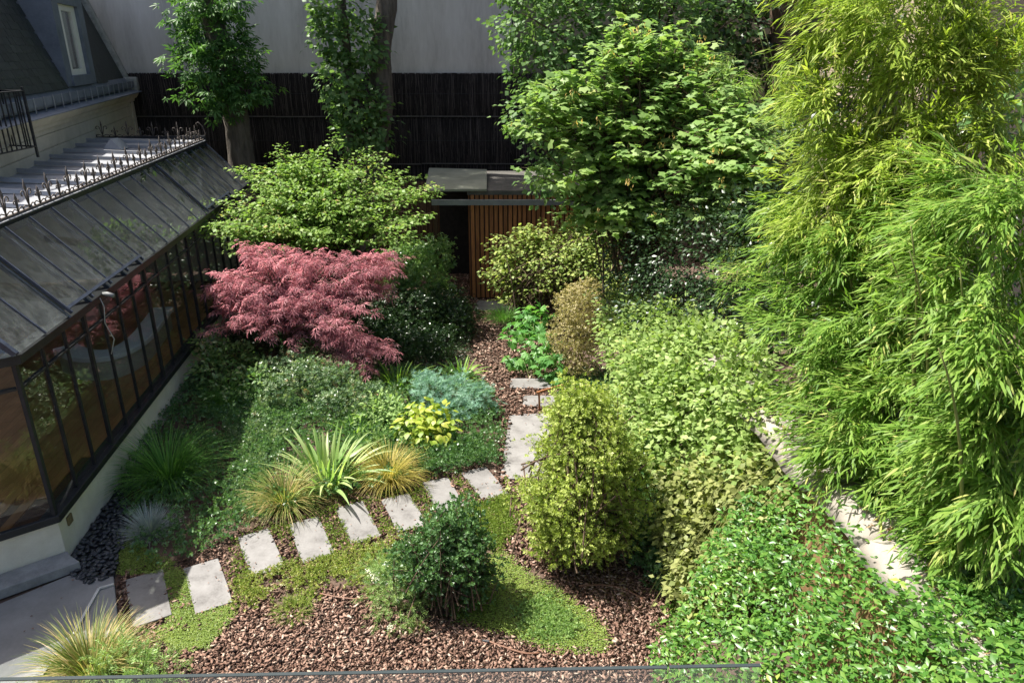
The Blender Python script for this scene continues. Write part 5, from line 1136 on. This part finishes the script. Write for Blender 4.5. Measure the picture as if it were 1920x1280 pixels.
carpet('stonecrop_mat','sunny yellow green stonecrop mat right of the round shrub','stonecrop',px_poly([(915,1040),(950,1040),(985,1075),(1050,1110),(1105,1150),(1142,1195),(1132,1226),(1040,1224),(1000,1210),(960,1190),(905,1180),(855,1165),(845,1145),(875,1110),(905,1085)]),19000,T_small(.8,.02,.02),.018,'l_moss',206,.045,.04)
carpet('trailing_herb','small leafy herb trailing over the stonecrop mat','herb',px_poly([(965,1140),(1020,1120),(1075,1160),(1090,1190),(1030,1205),(985,1195)]),1100,SED,.05,'l_herb',207,.09,.06,wild=.9)
carpet('bend_cover','low green plants at the path bend above the round shrub','groundcover',px_poly([(860,955),(905,945),(960,930),(965,1000),(930,1040),(890,1000)]),2600,SED,.045,'l_moss',208,.09,.05,wild=.9)
carpet('shade_cover','dark low cover along the shaded path by the shed','groundcover',px_poly([(700,690),(760,640),(800,560),(850,545),(880,590),(885,640),(870,700),(800,712)]),9000,T_small(.6,.05,.1),.045,'l_dark',209,.18,.06)
carpet('right_shade_cover','green low plants between the variegated bush and the pittosporum','groundcover',px_poly([(1040,715),(1120,690),(1200,740),(1210,900),(1150,900),(1060,800)]),4200,SED,.06,'l_box',210,.22,.06,wild=.9)
carpet('edge_seedlings','scattered seedlings under the jasmine along the bark edge','groundcover',px_poly([(1235,1230),(1250,1130),(1290,1110),(1300,1200),(1270,1280)]),420,SED,.05,'l_jas',211,.08,.06,wild=.9)

def chips(name, label, poly, n, size, seed, cat='bark mulch', avoid=None, hi=1.0):
    rng = np.random.default_rng(seed); p = poly_pts(rng, poly, n, .03)
    if avoid:
        keep = np.ones(len(p),bool)
        for a in avoid: keep &= ~in_poly(p, a)
        p = p[keep]
    n = len(p); th = .075
    base = []; 
    TVs = np.array([(-.5,-.22,th),(.42,-.30,th),(.5,.22,th),(-.42,.28,th),(0,0,-th*2.2)])[:, [1,0,2]]*np.array((.8,1.25,1))
    TFs = np.array([(0,1,2),(0,2,3),(0,4,1),(1,4,2),(2,4,3),(3,4,0)])
    az = rng.random(n)*2*math.pi; ax = np.column_stack([np.cos(az),np.sin(az),rng.normal(size=n)*.3])
    pos = np.column_stack([p, .008+.03*rng.random(n)]); V,F,R = instance((TVs,TFs), pos, ax, unit(np.array((0,0,1.))+rng.normal(size=(n,3))*.3), size*(.3+1.5*rng.random(n)**2.2), rng.random(n)*hi)
    return tag(link(bpy.data.objects.new(name, np_mesh(name,V,F,M['chips'],R))), label, cat, None, 'stuff')
tagx = px_poly([(225,1085),(250,1085),(258,1185),(285,1190),(335,1226),(390,1216),(440,1160),(490,1120),(530,1150),(600,1098),(700,1110),(760,1150),(850,1160),(900,1180),(1000,1212),(1140,1225),(1145,1190),(1050,1100),(1000,1060),(1090,1030),(1200,1050),(1290,1090),(1300,1330),(900,1400),(500,1400),(200,1330),(228,1190)])
chips('bark_mulch','reddish brown bark chips covering the bed along the bottom',tagx,44000,.042,301,avoid=near_slabs[:2])
chips('path_bark','fine bark covering the path towards the shed',px_poly([(870,555),(1000,555),(1010,640),(1090,690),(1120,760),(1100,850),(1060,960),(1030,1060),(990,1075),(930,1040),(900,950),(930,880),(935,800),(915,760),(905,700),(870,640)]),18000,.055,302,avoid=near_slabs[8:])
chips('shed_bark','sunlit bark strewn before the shed doorway',px_poly([(800,515),(885,515),(895,560),(870,575),(790,560)]),3500,.06,303)
chips('bed_litter','brown litter showing through the planted bed',px_poly([(430,720),(700,690),(880,700),(900,860),(700,930),(500,960),(430,1000),(380,1000),(350,800)]),6000,.035,304,hi=.7,avoid=near_slabs[:8])
chips('slab_edge_litter','brown litter along the edges of the stepping stones',px_poly([(225,1070),(345,1050),(440,1000),(620,940),(790,895),(905,870),(955,925),(860,985),(720,1035),(560,1100),(440,1170),(260,1200)]),9000,.045,305,hi=.9,avoid=near_slabs[:8])
# small twigs and crumbs lying on the stones
rng = np.random.default_rng(77); pts = np.concatenate([poly_pts(rng, sw, 9) for sw in slab_world[:8]]+[poly_pts(rng, sw, 26) for sw in slab_world[8:11]]+[poly_pts(rng, tp, 60)])
n = len(pts); P = np.column_stack([pts, np.full(n,.052)])
V,F,R = instance(T_small(.6,.1,.05), P, np.column_stack([rng.normal(size=(n,2)),np.zeros(n)]), np.tile((0,0,1.),(n,1)), .014+.03*rng.random(n)**2, rng.random(n)*.5)
tag(link(bpy.data.objects.new('stone_crumbs', np_mesh('stone_crumbs',V,F,M['chips'],R))),'small dark crumbs and bits of leaf lying on the stones','leaf litter',None,'stuff')

# black pebbles along the conservatory foot
pb = tag(MB().prism([cl(.0,-.02)[:2],G(214,1086)[:2],G(238,1000)[:2],G(236,930)[:2],cl(.45,2.4)[:2],cl(.0,2.6)[:2]],.004,.03).build('pebble_bed', surf('pebble_bed_base',(0.01,0.01,0.012),(0.03,0.03,0.035),10)), None, None, None, 'structure')
poly = [cl(.03,-.02)[:2],G(132,1078)[:2],G(160,1100)[:2],G(214,1084)[:2],G(240,1000)[:2],G(238,930)[:2],cl(.5,2.4)[:2],cl(.03,2.6)[:2]]
def pebble_mesh(seed):
    r = random.Random(seed); m = MB(); n, k = 8, 5; m.v.append((0,0,-.5))
    for i in range(1,k):
        a = math.pi*i/k
        for j in range(n):
            b = 2*math.pi*j/n; m.v.append((math.sin(a)*math.cos(b)*.5*r.uniform(.94,1.06), math.sin(a)*math.sin(b)*.5*r.uniform(.94,1.06), -math.cos(a)*.5))
    m.v.append((0,0,.5)); e = len(m.v)-1
    for j in range(n): m.f.append((0,1+(j+1)%n,1+j)); m.f.append((e,e-n+j,e-n+(j+1)%n))
    for i in range(k-2):
        for j in range(n): a = 1+i*n+j; b = 1+i*n+(j+1)%n; m.f.append((a,b,b+n,a+n))
    return m
pool = [pebble_mesh(i).mesh('pebble', M['pebble'], True) for i in range(5)]
rng = np.random.default_rng(55); p = poly_pts(rng, poly, 2600); order = []; grid = {}
for q in p:                                     # keep pebbles a little apart
    c = (int(q[0]/.06), int(q[1]/.06)); ok = True
    for dx in (-1,0,1):
        for dy in (-1,0,1):
            for r_ in grid.get((c[0]+dx,c[1]+dy), []):
                if (r_[0]-q[0])**2+(r_[1]-q[1])**2 < .047**2: ok = False
    if ok: grid.setdefault(c, []).append(q); order.append(q)
order.sort(key=lambda q: q[1])
rest = MB()
for i, q in enumerate(order):
    sx = rng.uniform(.065,.10); sy = sx*rng.uniform(.6,.85); sz = sx*rng.uniform(.35,.5); z = .035+rng.random()*.035; a = rng.random()*6.28
    if i < 300:
        o = bpy.data.objects.new('pebble', pool[i % 5]); link(o, pb); o.location = (q[0],q[1],z); o.scale = (sx,sy,sz); o.rotation_euler = (rng.normal()*.25,rng.normal()*.25,a)
    else:
        mm = pebble_mesh(i); R_ = Matrix.Rotation(a,3,'Z')
        rest.add([tuple(R_ @ Vector((v_[0]*sx,v_[1]*sy,v_[2]*sz))+Vector((q[0],q[1],z))) for v_ in mm.v], mm.f)
if rest.v:
    o = rest.build('far_pebbles', M['pebble'], pb, smooth=True); o['kind'] = 'stuff'

# drip hoses on the bark
def hose(pts, label):
    P = [Vector(G(*p,.04)) for p in pts]; Q = []
    for i in range(len(P)-1):
        a = P[max(i-1,0)]; b = P[i]; c = P[i+1]; d = P[min(i+2,len(P)-1)]
        for u in [0,.25,.5,.75]: Q.append(0.5*((2*b)+(c-a)*u+(2*a-5*b+4*c-d)*u*u+(3*b-a-3*c+d)*u**3))
    Q.append(P[-1]); m = MB(); m.tube(Q, .012, 7); o = m.build('drip_hose', M['hose'], smooth=True); tag(o, label, 'hose', 'drip hoses')
hose([(915,1201),(945,1212),(985,1224),(1012,1223)],'brown drip hose on the bark in front of the stonecrop mat')
hose([(600,1112),(640,1120),(680,1122),(715,1114)],'brown drip hose on the bark left of the cream flowers')
hose([(1085,1098),(1130,1096),(1170,1104),(1205,1122)],'brown drip hose in the shade under the pittosporum')
t = tag(MB().tube([G(905,1200,.045),G(917,1202,.045)],.016,8).build('hose_connector', M['iron']),'small black connector at the end of the drip hose','connector')

# ================================================================ GLASS BALUSTRADE at the photographer's feet
bl = thing('glass_balustrade', (-.3,.9,4.0), 'clear glass balustrade panels with dark top edge, bottom of the view', 'balustrade')
def pane(a, b, zt):
    a, b = Vector(a), Vector(b); zb = 3.98
    m = MB(); d = (b-a).normalized(); nn = Vector((-d.y,d.x,0))*.003
    m.add([(a.x-nn.x,a.y-nn.y,zb),(b.x-nn.x,b.y-nn.y,zb),(b.x+nn.x,b.y+nn.y,zb),(a.x+nn.x,a.y+nn.y,zb),(a.x-nn.x,a.y-nn.y,zt),(b.x-nn.x,b.y-nn.y,zt),(b.x+nn.x,b.y+nn.y,zt),(a.x+nn.x,a.y+nn.y,zt)],
      [(0,1,5,4),(2,3,7,6),(1,2,6,5),(3,0,4,7)])
    p_ = m.build('glass_panel', M['glass_rail'], bl)
    MB().bar((a.x,a.y,zt+.0015),(b.x,b.y,zt+.0015),.006,.002).build('edge', M['glass_edge'], p_)
pane((-1.6,.872,0),(.252,.915,0),5.07); pane((.256,.9155,0),(.405,.919,0),5.07)
MB().box(-2.2,.9,.80,.98,3.85,3.98).build('shoe_rail', M['grey_beam'], bl)
bs = tag(MB().box(-3,3,-1.4,1.0,3.7,3.85).build('balcony_floor', M['concrete']), None, None, None, 'structure')

# loose cable at the eave, stake by the path
p = cl(.14,2.05,ET); t = thing('loose_cable', p, 'loose white cable with a small lamp hanging from the conservatory eave', 'cable')
MB().tube([p,(p[0]+.05,p[1]-.03,p[2]-.12),(p[0]+.03,p[1]-.06,p[2]-.35),(p[0]+.09,p[1]-.02,p[2]-.6),(p[0]+.05,p[1]-.1,p[2]-.8)],.006,5).build('cable', M['metal_strip'], t, smooth=True)
MB().tube([(p[0]+.02,p[1]+.04,p[2]+.05),(p[0]+.10,p[1]+.02,p[2]+.05),(p[0]+.20,p[1],p[2]+.03)],[.02,.035,.03],8).build('lamp_head', M['grey_beam'], t, smooth=True)
q = G(1012,770); t = thing('wooden_stake', q, 'low brown wooden stake and rail at the path edge by the pittosporum', 'stake')
MB().bar((q[0],q[1],-.05),(q[0]-.02,q[1],.38),.035,.035).build('stake', M['timber'], t)
MB().bar((q[0]-.06,q[1],.36),(q[0]+.42,q[1]+.12,.46),.03,.035).build('rail', M['timber'], t)
